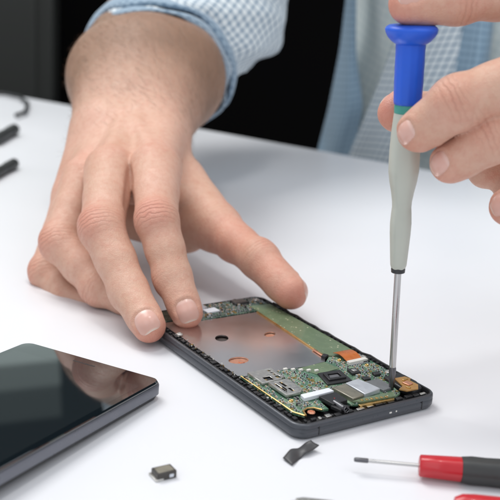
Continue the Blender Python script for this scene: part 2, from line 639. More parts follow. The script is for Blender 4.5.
def finger(fld, J, R, dors, nail=None, webk=(.55, .08, 1.5), flat=1.0, knuck=1.0, rtip=None, pip=True):
    """J: MCP, PIP, DIP, TIP centres; R their radii; dors: dorsal hint at the tip"""
    J = [np.asarray(j, float) for j in J]
    a, b, c, d = J
    n_ = unit(np.asarray(dors, float))
    prims = [('c', a, lerp(a, b, .5), R[0], R[0] * .42 + R[1] * .5), ('c', lerp(a, b, .5), b, R[0] * .42 + R[1] * .5, R[1] * .96),
             ('c', b, lerp(b, c, .55), R[1] * .97, (R[1] + R[2]) * .455), ('c', lerp(b, c, .55), c, (R[1] + R[2]) * .455, R[2] * .97),
             ('e', lerp(b, c, .45) - unit(n_) * R[1] * .22, np.array([unit(c - b), unit(n_ - unit(c - b) * (n_ @ unit(c - b))), np.cross(unit(c - b), unit(n_ - unit(c - b) * (n_ @ unit(c - b))))]), (1.0, R[1] * .78, R[1] * .86)),
             ('c', c, d, R[2] * .97, R[3])]
    ax = unit(d - c)
    n = unit(np.asarray(dors, float) - ax * (np.asarray(dors, float) @ ax))
    s = np.cross(ax, n)
    # pad of the finger tip, on the palm side, and slight flattening on the nail side
    prims.append(('e', lerp(c, d, .72) - n * R[3] * .16, np.array([ax, n, s]), (R[3] * 1.25, R[3] * .88, R[3] * 1.02)))
    # knuckles: a low bulge on the back of each joint
    for j, k, rr in ((b, 1, R[1]), (c, 2, R[2])):
        a1 = unit(J[k] - J[k - 1]); a2 = unit(J[k + 1] - J[k]); bend = unit(a1 - a2) if np.linalg.norm(a1 - a2) > .12 else n
        out = unit(bend * .8 + n * .3)
        prims.append(('c', j - unit(a1) * .16 + out * rr * .17, j + unit(a2) * .16 + out * rr * .17, rr * .92, rr * .91))
        CREASES.append((j + out * rr * .9, unit(a1 + a2), out, 1.0 if k == 1 else .8, rr * (.62 if k == 1 else .42)))
        REDS.append((j + out * rr * .9, rr * .95, .62 if k == 1 else .34))
    REDS.append((d + ax * R[3] * .6 - n * .2, R[3] * 1.25, .85))
    fld.chain(prims, .34, webk, centre=a)
    if nail:
        NAILS.append((fld, c, d, ax, n, s, R[3], nail))


def carve_nails(fld):
    for rec in NAILS:
        if rec[0] is not fld: continue
        _, c, d, ax, n, s, r, nl = rec
        w, l, sh = nl['w'], nl['l'], nl.get('sh', 0)
        ctr = d + ax * (r * .18 + sh) + n * r * .5

        def fn(g, ctr=ctr, ax=ax, n=n, s=s, w=w, l=l, r=r):
            px, py, pz = g[0] - ctr[0], g[1] - ctr[1], g[2] - ctr[2]
            u = (px * s[0] + py * s[1] + pz * s[2]) / w; v = (px * ax[0] + py * ax[1] + pz * ax[2]) / l
            q = px * n[0] + py * n[1] + pz * n[2]
            e = (np.abs(u) ** 3 + np.abs(v) ** 3) ** (1 / 3.)
            m = np.clip((1.14 - e) / .16, 0, 1); m = m * m * (3 - 2 * m)
            ridge = np.exp(-((e - 1.3) / .16) ** 2) * (v < .75)
            return (m * .05 - ridge * .022) * np.clip(q / .15 + .9, 0, 1)
        fld.dent(fn, ctr - 1.6 * r - .3, ctr + 1.6 * r + .3)


def build_nails(parent):
    for fld, c, d, ax, n, s, r, nl in NAILS:
        w, l, sh = nl['w'], nl['l'], nl.get('sh', 0)
        ctr = d + ax * (r * .18 + sh) + n * r * .5
        NU, NV = 19, 23
        U_, V_ = np.meshgrid(np.linspace(-1, 1, NU), np.linspace(-1, 1, NV), indexing='ij')
        # superellipse remap of the square grid
        k = np.maximum(np.abs(U_), np.abs(V_)); e = (np.abs(U_) ** 3 + np.abs(V_) ** 3) ** (1 / 3.) + 1e-9
        Uq, Vq = U_ * k / e, V_ * k / e
        P = ctr + Uq.reshape(-1, 1) * s * w + Vq.reshape(-1, 1) * ax * l
        start = P + n * r * .9
        t = np.zeros(len(P))
        for _ in range(60):
            dd = fld.sample(start - n * t[:, None])
            t += np.clip(dd, -.05, .3) * .7
        H = start - n * t[:, None]
        rim = k.reshape(-1)
        lift = .036 * (1 - rim ** 6) - .004 * rim ** 6
        fe = np.clip((Vq.reshape(-1) - .75) / .25, 0, 1) * .02
        top = H + n * (lift + fe)[:, None]
        bot = H - n * .03
        N = NU * NV
        Fc = []
        for i in range(NU - 1):
            for j in range(NV - 1):
                a0, a1, a2, a3 = i * NV + j, i * NV + j + 1, (i + 1) * NV + j + 1, (i + 1) * NV + j
                Fc.append((a0, a1, a2, a3)); Fc.append((a3 + N, a2 + N, a1 + N, a0 + N))
        ed = [(i, 0) for i in range(NU)] + [(NU - 1, j) for j in range(1, NV)] + [(i, NV - 1) for i in range(NU - 2, -1, -1)] + [(0, j) for j in range(NV - 2, 0, -1)]
        for q in range(len(ed)):
            a0 = ed[q][0] * NV + ed[q][1]; b0 = ed[(q + 1) % len(ed)][0] * NV + ed[(q + 1) % len(ed)][1]
            Fc.append((a0, b0, b0 + N, a0 + N))
        VV = np.concatenate([top, bot])
        nm = np.cross(VV[Fc[0][1]] - VV[Fc[0][0]], VV[Fc[0][2]] - VV[Fc[0][0]])
        if nm @ n < 0: Fc = [f[::-1] for f in Fc]
        o = mesh_obj('fingernail', VV, Fc, M['nail'], parent, angle=70)
        at_ = o.data.attributes.new('nail_v', 'FLOAT', 'POINT')
        vv = np.concatenate([(Vq.reshape(-1) + 1) / 2] * 2)
        at_.data.foreach_set('value', vv.astype(np.float32))


# ---- person's right hand (holds the phone)
hR = Field(frange(-14.5, 6.0, .075), frange(40.4, 58.5, .075) + frange(58.5, 86, .2), frange(-.4, 17.5, .075))
Wr = at(130, 133, 57.5)
idx = [at(155, 170, 50.8), at(157, 221, 46.6), at(173, 277, 44.9), at(187, 313, 43.6)]
mid = [at(110, 171, 51.0), at(102, 229, 46.6), at(129, 291, 44.2), at(149, 326, 42.2)]
rin = [at(84, 179, 52.4), at(60, 243, 49.0), at(99, 288, 47.0), at(136, 304, 46.0)]
lit = [at(72, 194, 53.8), at(46, 272, 50.3), at(68, 297, 48.9), at(94, 304, 47.9)]
thu = [at(178, 186, 55.2), at(217, 227, 51.6), at(259, 260, 48.4), at(291, 292, 46.3)]

# ---- person's left hand (holds the screwdriver)
hL = Field(frange(3.8, 19.6, .075) + frange(19.6, 27, .2), frange(32.5, 44.5, .075) + frange(44.5, 52, .2), frange(4.5, 18.6, .075))
idxL = [at(606, 40, 41.5), at(532, -11, 38.6), at(457, 1, 37.4), at(409, 4, 37.0)]
midL = [at(622, 84, 40.6), at(536, 74, 35.6), at(458, 103, 34.9), at(418, 131, 35.5)]
rinL = [at(632, 132, 40.4), at(560, 114, 35.6), at(490, 138, 35.3), at(450, 163, 35.7)]
litL = [at(636, 180, 40.4), at(590, 176, 36.6), at(540, 192, 36.0), at(508, 207, 36.3)]
thuL = [at(640, 150, 44.2), at(540, 128, 42.0), at(452, 116, 40.0), at(398, 112, 38.6)]
WrL = at(780, 150, 47.5)



def palm(fld, W, mcps, thumb, lat, dorsal, wr=1.9, k=.9, rm=1.18):
    """metacarpals fanning from the wrist to the knuckles, flesh on the palm side, web to the thumb"""
    lat = unit(lat); dorsal = unit(dorsal)
    offs = np.linspace(1, -1, 4) * wr
    pr = []
    for o, m in zip(offs, mcps):
        w = W + lat * o
        pr.append(('c', w, m - dorsal * .12, 1.75, rm))
    fld.chain(pr, .9, .3)
    pr = [('c', W + lat * .9 - dorsal * .5, lerp(mcps[0], mcps[1], .5) - dorsal * .75, 1.8, 1.05),
          ('c', W - lat * 1.0 - dorsal * .5, lerp(mcps[2], mcps[3], .5) - dorsal * .75, 1.9, 1.05),
          ('c', W - lat * 1.6 - dorsal * .7, mcps[3] - dorsal * .7, 1.5, 1.0)]
    fld.chain(pr, .9, k)
    for m in mcps:
        REDS.append((m + dorsal * .9, 1.1, .30))
        CREASES.append((m + dorsal * 1.1, unit(m - W), dorsal, .35, .8))


# right hand
lat = at(190, 128, 57.5) - at(70, 128, 57.5)
dorR = np.array([-.15, .05, 1.0])
palm(hR, Wr, [idx[0], mid[0], rin[0], lit[0]], thu, lat, dorR, wr=1.65, rm=1.1)
rot_n = np.array([-.1, -.75, .65])
finger(hR, idx, (1.42, 1.08, .92, .74), (.05, -.8, .55), {'w': .50, 'l': .50, 'sh': .0})
finger(hR, mid, (1.36, 1.13, .95, .76), (-.1, -.75, .6), {'w': .54, 'l': .50, 'sh': .02})
finger(hR, rin, (1.22, 1.03, .88, .72), (-.3, -.5, .8))
finger(hR, lit, (1.02, .90, .76, .62), (-.3, -.3, .9))
REDS.append((lerp(thu[1], thu[2], .6), 1.9, .55)); REDS.append((lerp(thu[2], thu[3], .5), 1.5, .5))
# thumb
thn = (.62, .75, .25)
finger(hR, thu, (1.55, 1.16, 1.02, .86), thn, {'w': .62, 'l': .62}, webk=(1.2, .3, 2.0))
hR.chain([('c', Wr + unit(lat) * 1.5 - dorR * .6, thu[0], 1.6, 1.45), ('c', thu[0], thu[1], 1.5, 1.12),
          ('c', lerp(Wr, thu[0], .6) - dorR * .6, lerp(thu[0], thu[1], .55) - dorR * .35, 1.5, 1.25)], .8, .9)
hR.chain([('c', lerp(thu[0], thu[1], .35), lerp(idx[0], Wr, .35) - dorR * .45, .85, .85),
          ('c', lerp(thu[0], thu[1], .5), idx[0] - dorR * .5, .5, .6)], .8, .9)
# forearm
E1 = at(146, 78, 65.5); E2 = at(158, 45, 76); E3 = at(168, 20, 84)
la = unit(lat)
hR.chain([('c', Wr + la * 1.15, E1 + la * 1.45, 2.05, 3.55), ('c', Wr - la * 1.15, E1 - la * 1.45, 2.0, 3.55),
          ('c', E1 + la * 1.45, E2 + la * 1.2, 3.55, 3.9), ('c', E1 - la * 1.45, E2 - la * 1.2, 3.55, 3.8),
          ('c', E2, E3, 4.6, 4.4), ('c', lerp(Wr, E1, .35) + dorR * .3, lerp(Wr, E1, .95) + dorR * .5, 2.6, 3.8)], 1.2, 1.4)
# grooves between neighbouring fingers
def trench(fld, f1, f2, dors, depth=.75, w=.2):
    p0 = lerp(f1[0], f2[0], .5) + dors * .75; p1 = lerp(lerp(f1[0], f1[1], .72), lerp(f2[0], f2[1], .72), .5) + dors * .1
    ba = p1 - p0; l2 = float(ba @ ba)

    def fn(g):
        px, py, pz = g[0] - p0[0], g[1] - p0[1], g[2] - p0[2]
        t = np.clip((px * ba[0] + py * ba[1] + pz * ba[2]) / l2, 0, 1)
        d2 = (px - ba[0] * t) ** 2 + (py - ba[1] * t) ** 2 + (pz - ba[2] * t) ** 2
        return depth * t ** 1.3 * np.exp(-d2 / (w * w * 1.6))
    fld.dent(fn, np.minimum(p0, p1) - 1.0, np.maximum(p0, p1) + 1.0)


for f1, f2 in ((idx, mid), (mid, rin), (rin, lit)): trench(hR, f1, f2, dorR * .9)
# tendons and wrist bone
hR.chain([('c', lerp(Wr, idx[0], .35) + dorR * 1.30, idx[0] + dorR * .70, .22, .2)], .3, .8)
hR.chain([('c', lerp(Wr, mid[0], .35) + dorR * 1.32, mid[0] + dorR * .70, .22, .2)], .3, .8)
hR.chain([('c', lerp(Wr, rin[0], .35) + dorR * 1.22, rin[0] + dorR * .66, .2, .2)], .3, .8)
hR.chain([('c', Wr - la * 2.4 + dorR * 1.0 + np.array([0, 1.6, 0]), Wr - la * 2.3 + dorR * 1.0 + np.array([0, 2.2, 0]), .62, .62)], .3, 1.5)
hR.chain([('c', at(188, 222, 53.2), at(230, 238, 50.6), 1.25, .84), ('c', at(140, 213, 54.8), at(186, 230, 53.4), 1.6, 1.3)], .6, .8)
carve_nails(hR)

# left hand
latL = idxL[0] - litL[0]
dorL = np.array([.45, -.9, .1])
palm(hL, WrL, [idxL[0], midL[0], rinL[0], litL[0]], thuL, latL, dorL, wr=1.5, rm=1.1)
finger(hL, idxL, (1.1, 1.0, .86, .74), (-.15, -.75, .75), {'w': .46, 'l': .44, 'sh': -.02})
finger(hL, midL, (1.12, 1.08, .98, .76), (-.65, -.75, .15), {'w': .38, 'l': .42, 'sh': .08})
finger(hL, rinL, (1.1, 1.06, .95, .74), (-.75, -.65, .1), {'w': .40, 'l': .42, 'sh': .10})
finger(hL, litL, (1.0, .92, .84, .70), (-.8, -.5, .2), {'w': .42, 'l': .42})
finger(hL, thuL, (1.5, 1.2, 1.0, .80), (.1, .95, .3), {'w': .5, 'l': .5}, webk=(1.2, .3, 2.0))
hL.chain([('c', WrL + unit(latL) * 1.0 - dorL * .8, thuL[0], 1.7, 1.5), ('c', thuL[0], thuL[1], 1.5, 1.15)], .8, .9)
hL.chain([('c', lerp(thuL[0], thuL[1], .5), lerp(idxL[0], WrL, .3), .9, .9)], .8, 1.1)
EL = WrL + np.array([6.0, 6.0, 1.0])
hL.chain([('c', WrL + unit(latL) * 1.0, EL + unit(latL) * 1.2, 2.0, 2.9), ('c', WrL - unit(latL) * 1.0, EL - unit(latL) * 1.2, 2.0, 2.9)], 1.2, 1.4)
hL.chain([('c', at(486, 170, 38.6), at(570, 160, 39.8), .74, 1.2), ('c', at(512, 188, 38.2), at(585, 182, 39.4), .72, 1.1)], .4, .3)
carve_nails(hL)

VR, QR = hR.nets()
VL, QL = hL.nets()

# arms and trunk under the shirt (coarse), so the two hands belong to one body
hB = Field(frange(-16, 66, .8), frange(46, 126, .8), frange(-40, 52, .8))
shR = np.array([10., 104, 36]); shL = np.array([48., 104, 36]); elL = np.array([50., 76, 12])
elR = E3 + np.array([1.0, 4, 0.5])
fL = WrL + np.array([9.0, 9.0, 1.2])
hB.chain([('c', E2 + np.array([0, 2, 0]), elR, 3.9, 4.2), ('c', elR, shR, 4.3, 5.6),
          ('c', fL, elL, 2.9, 4.2), ('c', elL, shL, 4.3, 5.6)], 2.0, 2.0)
hB.chain([('e', np.array([29., 108, 4]), np.eye(3), (17, 10.5, 44)), ('c', shR, shL, 6.5, 6.5)], 6, 5)
VB, QB = hB.nets()

person = empty('person', (29, 108, -40))
tag(person, 'person in blue gingham shirt with rolled sleeves repairing a phone at the desk', 'person')
Vb = np.concatenate([VR, VL, VB]); Qb = np.concatenate([QR, QL + len(VR), QB + len(VR) + len(VL)])
pl = np.array([29, 108, -40.])
me = bpy.data.meshes.new('body')
me.vertices.add(len(Vb)); me.vertices.foreach_set('co', ((Vb - pl) * S).astype(np.float32).ravel())
me.loops.add(Qb.size); me.loops.foreach_set('vertex_index', Qb.astype(np.int32).ravel())
me.polygons.add(len(Qb)); me.polygons.foreach_set('loop_start', np.arange(0, Qb.size, 4, dtype=np.int32))
me.update(calc_edges=True); me.validate()
me.shade_smooth()
me.materials.append(M['skin'])
body = bpy.data.objects.new('body', me); link(body, person)
Vf = Vb.astype(np.float32)
tone = np.zeros((len(Vb), 4), np.float32); along = np.zeros(len(Vb), np.float32); best = np.zeros(len(Vb), np.float32)
for p, r, s in REDS:
    near = np.where(np.abs(Vf - p).max(1) < 3 * r)[0]
    d2 = ((Vf[near] - p) ** 2).sum(1)
    tone[near, 0] = np.maximum(tone[near, 0], s * np.exp(-d2 / (r * r)))
for p, axv, out, s, rch in CREASES:
    near = np.where(np.abs(Vf - p).max(1) < 3.2)[0]
    q = Vf[near] - p
    al = q @ axv; d2 = (q ** 2).sum(1) - al ** 2
    w = s * np.exp(-(al / rch) ** 2 - d2 / (1.25 * rch + .5) ** 2)
    m = w > best[near]
    best[near[m]] = w[m]; along[near[m]] = al[m] * S
tone[:, 1] = best
fa = np.clip((Vb[:, 1] - 56) / 6, 0, 1) * (Vb[:, 0] < 8)
tone[:, 2] = fa
a1_ = me.attributes.new('tone', 'FLOAT_COLOR', 'POINT'); tone[:, 3] = 1; a1_.data.foreach_set('color', tone.ravel())
a2_ = me.attributes.new('along', 'FLOAT', 'POINT'); a2_.data.foreach_set('value', along)
# fine hairs on the forearm and back of the hand
nrm = np.empty(len(me.vertices) * 3, np.float32); me.vertex_normals.foreach_get('vector', nrm); nrm = nrm.reshape(-1, 3)
cand = np.where((Vb[:, 1] > 55) & (Vb[:, 1] < 71) & (Vb[:, 0] < 0) & (nrm[:, 2] > -.25) & (Vb[:, 2] > 5))[0]
dens = np.clip((Vb[cand, 1] - 55) / 7, .05, 1)
pick = cand[nrng.rand(len(cand)) < dens * 2300 / max(dens.sum(), 1)]
hv = []; hf = []
armd = unit(Wr - E1)
for i in pick:
    p = Vb[i]; n = nrm[i].astype(float)
    t = unit(armd - n * (armd @ n)); l = unit(np.cross(n, t))
    d = unit(t * 1.0 + l * (.6 + .28 * nrng.randn()) + n * .34)
    L_ = .5 + .8 * nrng.rand(); r_ = .0036
    b1_ = unit(np.cross(d, n)); b2_ = np.cross(d, b1_)
    k0 = len(hv)
    for u_i, (tt, rr_) in enumerate(((0, 1.), (.5, .8), (1, .1))):
        c = p + d * L_ * tt - n * .10 * tt * tt
        for q in range(3):
            a_ = q * 2.094
            hv.append(c + (b1_ * math.cos(a_) + b2_ * math.sin(a_)) * r_ * rr_)
    for u_i in (0, 1):
        for q in range(3):
            a0 = k0 + u_i * 3 + q; a1 = k0 + u_i * 3 + (q + 1) % 3
            hf.append((a0, a1, a1 + 3, a0 + 3))
hair_m = simple('arm_hair', (.17, .10, .06), .5)
ho = mesh_obj('arm_hair', np.array(hv) - pl, hf, hair_m, person)
tag(ho, kind='stuff')


before = set(bpy.data.objects)
build_nails(None)
for o in set(bpy.data.objects) - before:
    o.parent = person
    o.location = -person.location


# ------------------------------------------------------------------ cloth
def cloth_grid(name, P, mat, parent, closed=False, thick=.12, sub=1, us=1.0, vs=1.0):
    """P[i][j] points; uv from arc length in metres"""
    P = np.asarray(P, float)
    n, m = P.shape[:2]
    V = P.reshape(-1, 3)
    Fc = []
    for i in range(n - 1):
        for j in range(m if closed else m - 1):
            k = (j + 1) % m
            Fc.append((i * m + j, i * m + k, (i + 1) * m + k, (i + 1) * m + j))
    o = mesh_obj(name, V - pl, Fc, mat, parent, angle=80)
    me = o.data
    uv = me.uv_layers.new(name='UVMap')
    du = np.concatenate([[0], np.cumsum(np.linalg.norm(np.diff(P.mean(1), axis=0), axis=1))])
    row = np.linalg.norm(np.diff(np.concatenate([P, P[:, :1]], 1), axis=1), axis=2).mean(0)
    dv = np.concatenate([[0], np.cumsum(row)])
    k = 0
    dat = []
    for i in range(n - 1):
        for j in range(m if closed else m - 1):
            for a, b in ((i, j), (i, j + 1), (i + 1, j + 1), (i + 1, j)):
                dat += [dv[min(b, len(dv) - 1)] * S * vs, du[a] * S * us]
    uv.data.foreach_set('uv', dat)
    sd = o.modifiers.new('solid', 'SOLIDIFY'); sd.thickness = thick * S; sd.offset = 0
    if sub:
        s = o.modifiers.new('sub', 'SUBSURF'); s.levels = sub; s.render_levels = sub
    return o


def folds(a, t, seed, amp):
    r = random.Random(seed)
    s = 0
    for i in range(7):
        fa, ft, ph = r.randint(1, 6), r.uniform(.5, 5.0), r.uniform(0, 6.28)
        q = math.sin(fa * a + ft * t * 9.5 + ph + 1.3 * math.sin(a + i))
        s += (1 - 2 * abs(q) ** .7 if i % 2 else q) / (1 + i * .3)
    return amp * s / 2.2


def sleeve(name, path, radii, mat, seed, amp=.35, n=44, m=72, skew=None):
    pts = [np.asarray(p, float) for p in path]
    L = np.concatenate([[0], np.cumsum([np.linalg.norm(pts[i + 1] - pts[i]) for i in range(len(pts) - 1)])])
    L /= L[-1]
    G = []
    side = np.array([1., 0, 0])
    for i in range(n):
        t = i / (n - 1)
        c = np.array([np.interp(t, L, [p[d] for p in pts]) for d in range(3)])
        e = .04
        c2 = np.array([np.interp(min(t + e, 1), L, [p[d] for p in pts]) for d in range(3)]); c1 = np.array([np.interp(max(t - e, 0), L, [p[d] for p in pts]) for d in range(3)])
        tg = unit(c2 - c1)
        s = unit(side - tg * (side @ tg)); u = np.cross(s, tg)
        r = np.interp(t, L, radii)
        row = []
        for j in range(m):
            a = 2 * math.pi * j / m
            rr = r + folds(a, t, seed, amp) * min(1, .2 + 5 * t)
            p = c + rr * (math.cos(a) * s + math.sin(a) * u)
            if skew is not None: p = p + tg * skew(a) * max(0, 1 - t * 2.5)
            row.append(p)
        G.append(row)
    return G


shirt_parts = []
c0 = at(151, 88, 67.0)
ax_f = unit(E2 - E1)
skewR = lambda a: -2.4 * math.cos(a) + 4.4 * (1 - math.sin(a)) + .45 * math.sin(3 * a) + .22 * math.sin(8 * a + 1)
eS = at(206, 2, 83)
pathR = [c0, c0 + ax_f * 6, lerp(c0 + ax_f * 6, eS, .6), eS, eS + np.array([1.0, 4, 9]), shR]
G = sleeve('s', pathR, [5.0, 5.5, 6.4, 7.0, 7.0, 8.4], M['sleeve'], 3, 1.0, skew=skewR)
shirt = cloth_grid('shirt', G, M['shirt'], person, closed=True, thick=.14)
# rolled cuff: a thick band turned back over the sleeve end
side = np.array([1., 0, 0]); s_ = unit(side - ax_f * (side @ ax_f)); u_ = np.cross(s_, ax_f)


def cuff_band(cc, tg, s, u, r0, wid, skw, mat, seed, parent, th=.34):
    G = []
    prof = [(0, th * .2), (-.12, .0 + th * .6), (0.0, th), (wid * .3, th * 1.25), (wid * .65, th * 1.15), (wid, th * .9), (wid + .06, th * .4), (wid, 0)]
    for (d, o_) in prof:
        row = []
        for j in range(80):
            a = 2 * math.pi * j / 80
            rr = r0 + o_ + folds(a, d * .05, seed, .24)
            row.append(cc + rr * (math.cos(a) * s + math.sin(a) * u) + tg * (d + skw(a) + .12 * math.sin(5 * a + seed)))
        G.append(row)
    return cloth_grid('cuff', G, mat, parent, closed=True, thick=.06)


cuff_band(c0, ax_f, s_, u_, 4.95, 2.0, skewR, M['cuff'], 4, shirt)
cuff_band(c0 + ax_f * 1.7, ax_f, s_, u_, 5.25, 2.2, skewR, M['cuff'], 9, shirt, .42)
# left sleeve
aL = unit(elL - fL)
sL0 = WrL + np.array([10.5, 10.5, 1.2])
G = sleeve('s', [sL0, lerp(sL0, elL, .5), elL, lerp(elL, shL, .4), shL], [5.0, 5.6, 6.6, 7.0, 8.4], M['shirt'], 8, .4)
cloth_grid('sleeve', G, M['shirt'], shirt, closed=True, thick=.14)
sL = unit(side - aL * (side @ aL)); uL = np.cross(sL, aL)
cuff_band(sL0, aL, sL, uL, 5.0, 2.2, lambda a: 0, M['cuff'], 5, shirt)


# trunk of the shirt, a loft of folded ovals
def trunk_pt(a, t, grow=0.0):
    z = -42 + 84 * t
    cx, cy = 31.5 - 1.0 * t, 108 + 2 * t
    w = 21.0 + 1.6 * math.sin(t * 3.1) + grow; d = 12.5 + grow
    if t > .86:
        q = (t - .86) / .14; w *= 1 - .45 * q * q; d *= 1 - .3 * q * q
    w += folds(a, t * .6, 21, .8); d += folds(a, t * .6, 22, .8)
    ca, sa = math.cos(a), math.sin(a)
    e = .8
    return np.array([cx + w * math.copysign(abs(ca) ** e, ca), cy + d * math.copysign(abs(sa) ** e, sa), z])


G = [[trunk_pt(2 * math.pi * j / 120, i / 69) for j in range(120)] for i in range(70)]
cloth_grid('shirt_front', G, M['shirt_pale'], shirt, closed=True, thick=.2)


def at_trunk(px, py, off=0.0):
    """point on the front of the trunk seen along a pixel"""
    d = ray(px, py)
    Y = 85.0
    for _ in range(400):
        p = CAM + d * Y / d[1]
        ux = (p[0] - 31.0) / (21.0 + off); uy = (p[1] - 109) / (12.5 + off)
        if abs(ux) ** 2.5 + abs(uy) ** 2.5 < 1 or Y > 108: break
        Y += .08
    return p


def strip(name, left, right, mat, n=26, m=9, puff=.8, thick=.2, seed=1, off=.9):
    """cloth band between two edges given by (px, py) poly lines laid on the trunk"""
    def interp(pl_, t):
        x = [p[0] for p in pl_]; y = [p[1] for p in pl_]; k = np.linspace(0, 1, len(pl_))
        return np.interp(t, k, x), np.interp(t, k, y)
    G = []
    for i in range(n):
        t = i / (n - 1)
        a = interp(left, t); b = interp(right, t)
        row = []
        for j in range(m):
            s = j / (m - 1)
            p = at_trunk(a[0] * (1 - s) + b[0] * s, a[1] * (1 - s) + b[1] * s, off)
            p = p - np.array([0, puff * math.sin(math.pi * s) + .35 * math.sin(7 * s + 5 * t + seed), 0])
            row.append(p)
        G.append(row)
    return cloth_grid(name, G, mat, shirt, thick=thick)


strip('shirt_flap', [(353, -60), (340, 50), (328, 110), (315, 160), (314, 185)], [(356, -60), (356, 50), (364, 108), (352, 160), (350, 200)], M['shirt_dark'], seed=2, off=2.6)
strip('placket', [(430, -70), (402, 20), (374, 92), (346, 160), (340, 215)], [(520, -70), (484, 12), (446, 92), (402, 165), (396, 220)], M['shirt'], m=15, puff=1.1, seed=5, off=3.0)
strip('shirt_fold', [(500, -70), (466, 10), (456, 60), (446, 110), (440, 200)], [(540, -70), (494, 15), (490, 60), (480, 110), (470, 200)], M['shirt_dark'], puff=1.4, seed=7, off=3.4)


# ------------------------------------------------------------------ desk and background
EA, EB = np.array([-26.7, 116.6]), np.array([11.8, 90.5])
ed = unit(EB - EA)
pA = EA - ed * 70; pB = EB + ed * 110
nrm_ = np.array([-ed[1], ed[0]])
out_ = -nrm_ if nrm_[1] > 0 else nrm_
pts = [pA, pA + out_ * 190, pB + out_ * 190, pB]
pts = [(float(p[0]), float(p[1])) for p in pts]
ar = sum(pts[i][0] * pts[(i + 1) % 4][1] - pts[(i + 1) % 4][0] * pts[i][1] for i in range(4))
if ar < 0: pts = pts[::-1]
desk = empty('desk', (0, 60, -74))
tag(desk, 'large white desk top on which the phone parts and tools lie', 'desk')
# desk top cut in four so no huge long triangles; one mesh
mb = MB(); mb.prism(pts, -2.6, 0)
top = mb.build('desk_top', M['desk'], desk, bevel=.25, seg=3)
top.location = -desk.location
for ix, iy in ((pA + ed * 8 + out_ * 8), (pB - ed * 8 + out_ * 8), (pA + ed * 8 + out_ * 180), (pB - ed * 8 + out_ * 180)):
    m2 = MB(); m2.box((ix, iy - 60, 36), (5, 5, 70.5))
    m2.build('leg', M['frame'], desk, bevel=.3)

fl = MB(); fl.box((0, 60, -75), (900, 900, 2)); o = fl.build('floor', M['floor']); tag(o, kind='structure')
wl = MB(); wl.box((0, 230, 60), (900, 4, 268)); o = wl.build('wall', M['wall']); tag(o, kind='structure')
pn = MB()
pa = at(54, 60, 190)
pn.box((pa[0] - 45, 192, -19), (90, 6, 110)); pn.box((pa[0] - 45, 188.6, -19), (84, 1.2, 104))
o = pn.build('cabinet', M['panel'], bevel=.6)
tag(o, 'dark grey cabinet behind the desk at the far left edge', 'cabinet')

# ------------------------------------------------------------------ opened phone
A = math.radians(-56.12)
ph = empty('phone_chassis', (1.43, 41.02, 0), A)
tag(ph, 'opened phone chassis with bare green circuit board held down by the fingers', 'phone')
PC = np.array([1.43, 41.02, 0.])


def ploc(u, v, z=0):
    return np.array([PC[0] + u * math.cos(A) - v * math.sin(A), PC[1] + u * math.sin(A) + v * math.cos(A), z])


LX, LY = 13.25, 7.05
mb = MB()
prof = [(.42, .0), (.16, .03), (.05, .10), (.0, .20), (.0, .40), (.035, .43), (.035, .455), (.0, .48), (.01, .59), (.05, .635), (.11, .65), (.155, .65), (.17, .63), (.175, .36)]
loft_profile(mb, LX, LY, .62, prof, n=10, mats=[0] * 10 + [1] * 4)
mb.build('frame', [M['frame'], M['frame_in']], ph, angle=50)
q = MB(); q.box((LX / 2 + .002, .95, .33), (.03, .12, .07)); q.box((LX / 2 + .002, 1.25, .33), (.03, .07, .07)); q.build('microphone_hole', M['white_plastic'], ph, bevel=.02)
for v_ in (-2.55, 2.6):
    q = MB(); q.box((LX / 2 + .001, v_, .32), (.012, .05, .34)); q.build('antenna_seam', M['frame_in'], ph)
# inner ledge clutter round the rim
for (u0, u1, v0, v1) in ((-6.3, 6.25, -3.33, -3.05), (-6.2, 4.2, 3.16, 3.34)):
    mb = MB(); r2 = random.Random(3 + int(v0 * 10))
    mb.box(((u0 + u1) / 2, (v0 + v1) / 2, .48), (u1 - u0, v1 - v0, .20))
    u = u0 + .1
    while u < u1 - .2:
        w = r2.uniform(.06, .3)
        mb.box((u + w / 2, (v0 + v1) / 2 + r2.uniform(-.03, .03), .62), (w, (v1 - v0) * r2.uniform(.4, .95), r2.uniform(.05, .17)))
        u += w + r2.uniform(.03, .22)
    mb.build('gasket', M['black_plastic'], ph, bevel=.012, seg=1)
mb = MB()
r2 = random.Random(13)
for i in range(46):
    mb.box((r2.uniform(-3.4, 5.8), -3.12 + r2.uniform(-.1, .05), .70 + r2.uniform(-.02, .05)), (r2.uniform(.03, .09), r2.uniform(.02, .06), .05), r2.uniform(0, 3), m=r2.choice((0, 0, 1, 2)))
o = mb.build('solder_specks', [M['tin'], M['gold'], M['white_plastic']], ph); tag(o, kind='stuff')

mb = MB(); r2 = random.Random(31)
mb.box((6.31, .05, .48), (.26, 6.2, .2))
v = -3.0
while v < 3.0:
    w = r2.uniform(.08, .35)
    mb.box((6.30 + r2.uniform(-.05, .03), v + w / 2, .62), (r2.uniform(.1, .24), w, r2.uniform(.05, .16)), m=r2.choice((0, 0, 0, 0, 1)))
    v += w + r2.uniform(.03, .2)
mb.build('gasket', [M['black_plastic'], M['tin']], ph, bevel=.012, seg=1)
# shield plate with real holes
def ellipse(cu, cv, ru, rv, n=28, rot=0):
    return [(cu + ru * math.cos(2 * math.pi * i / n) * math.cos(rot) - rv * math.sin(2 * math.pi * i / n) * math.sin(rot),
             cv + ru * math.cos(2 * math.pi * i / n) * math.sin(rot) + rv * math.sin(2 * math.pi * i / n) * math.cos(rot)) for i in range(n)]


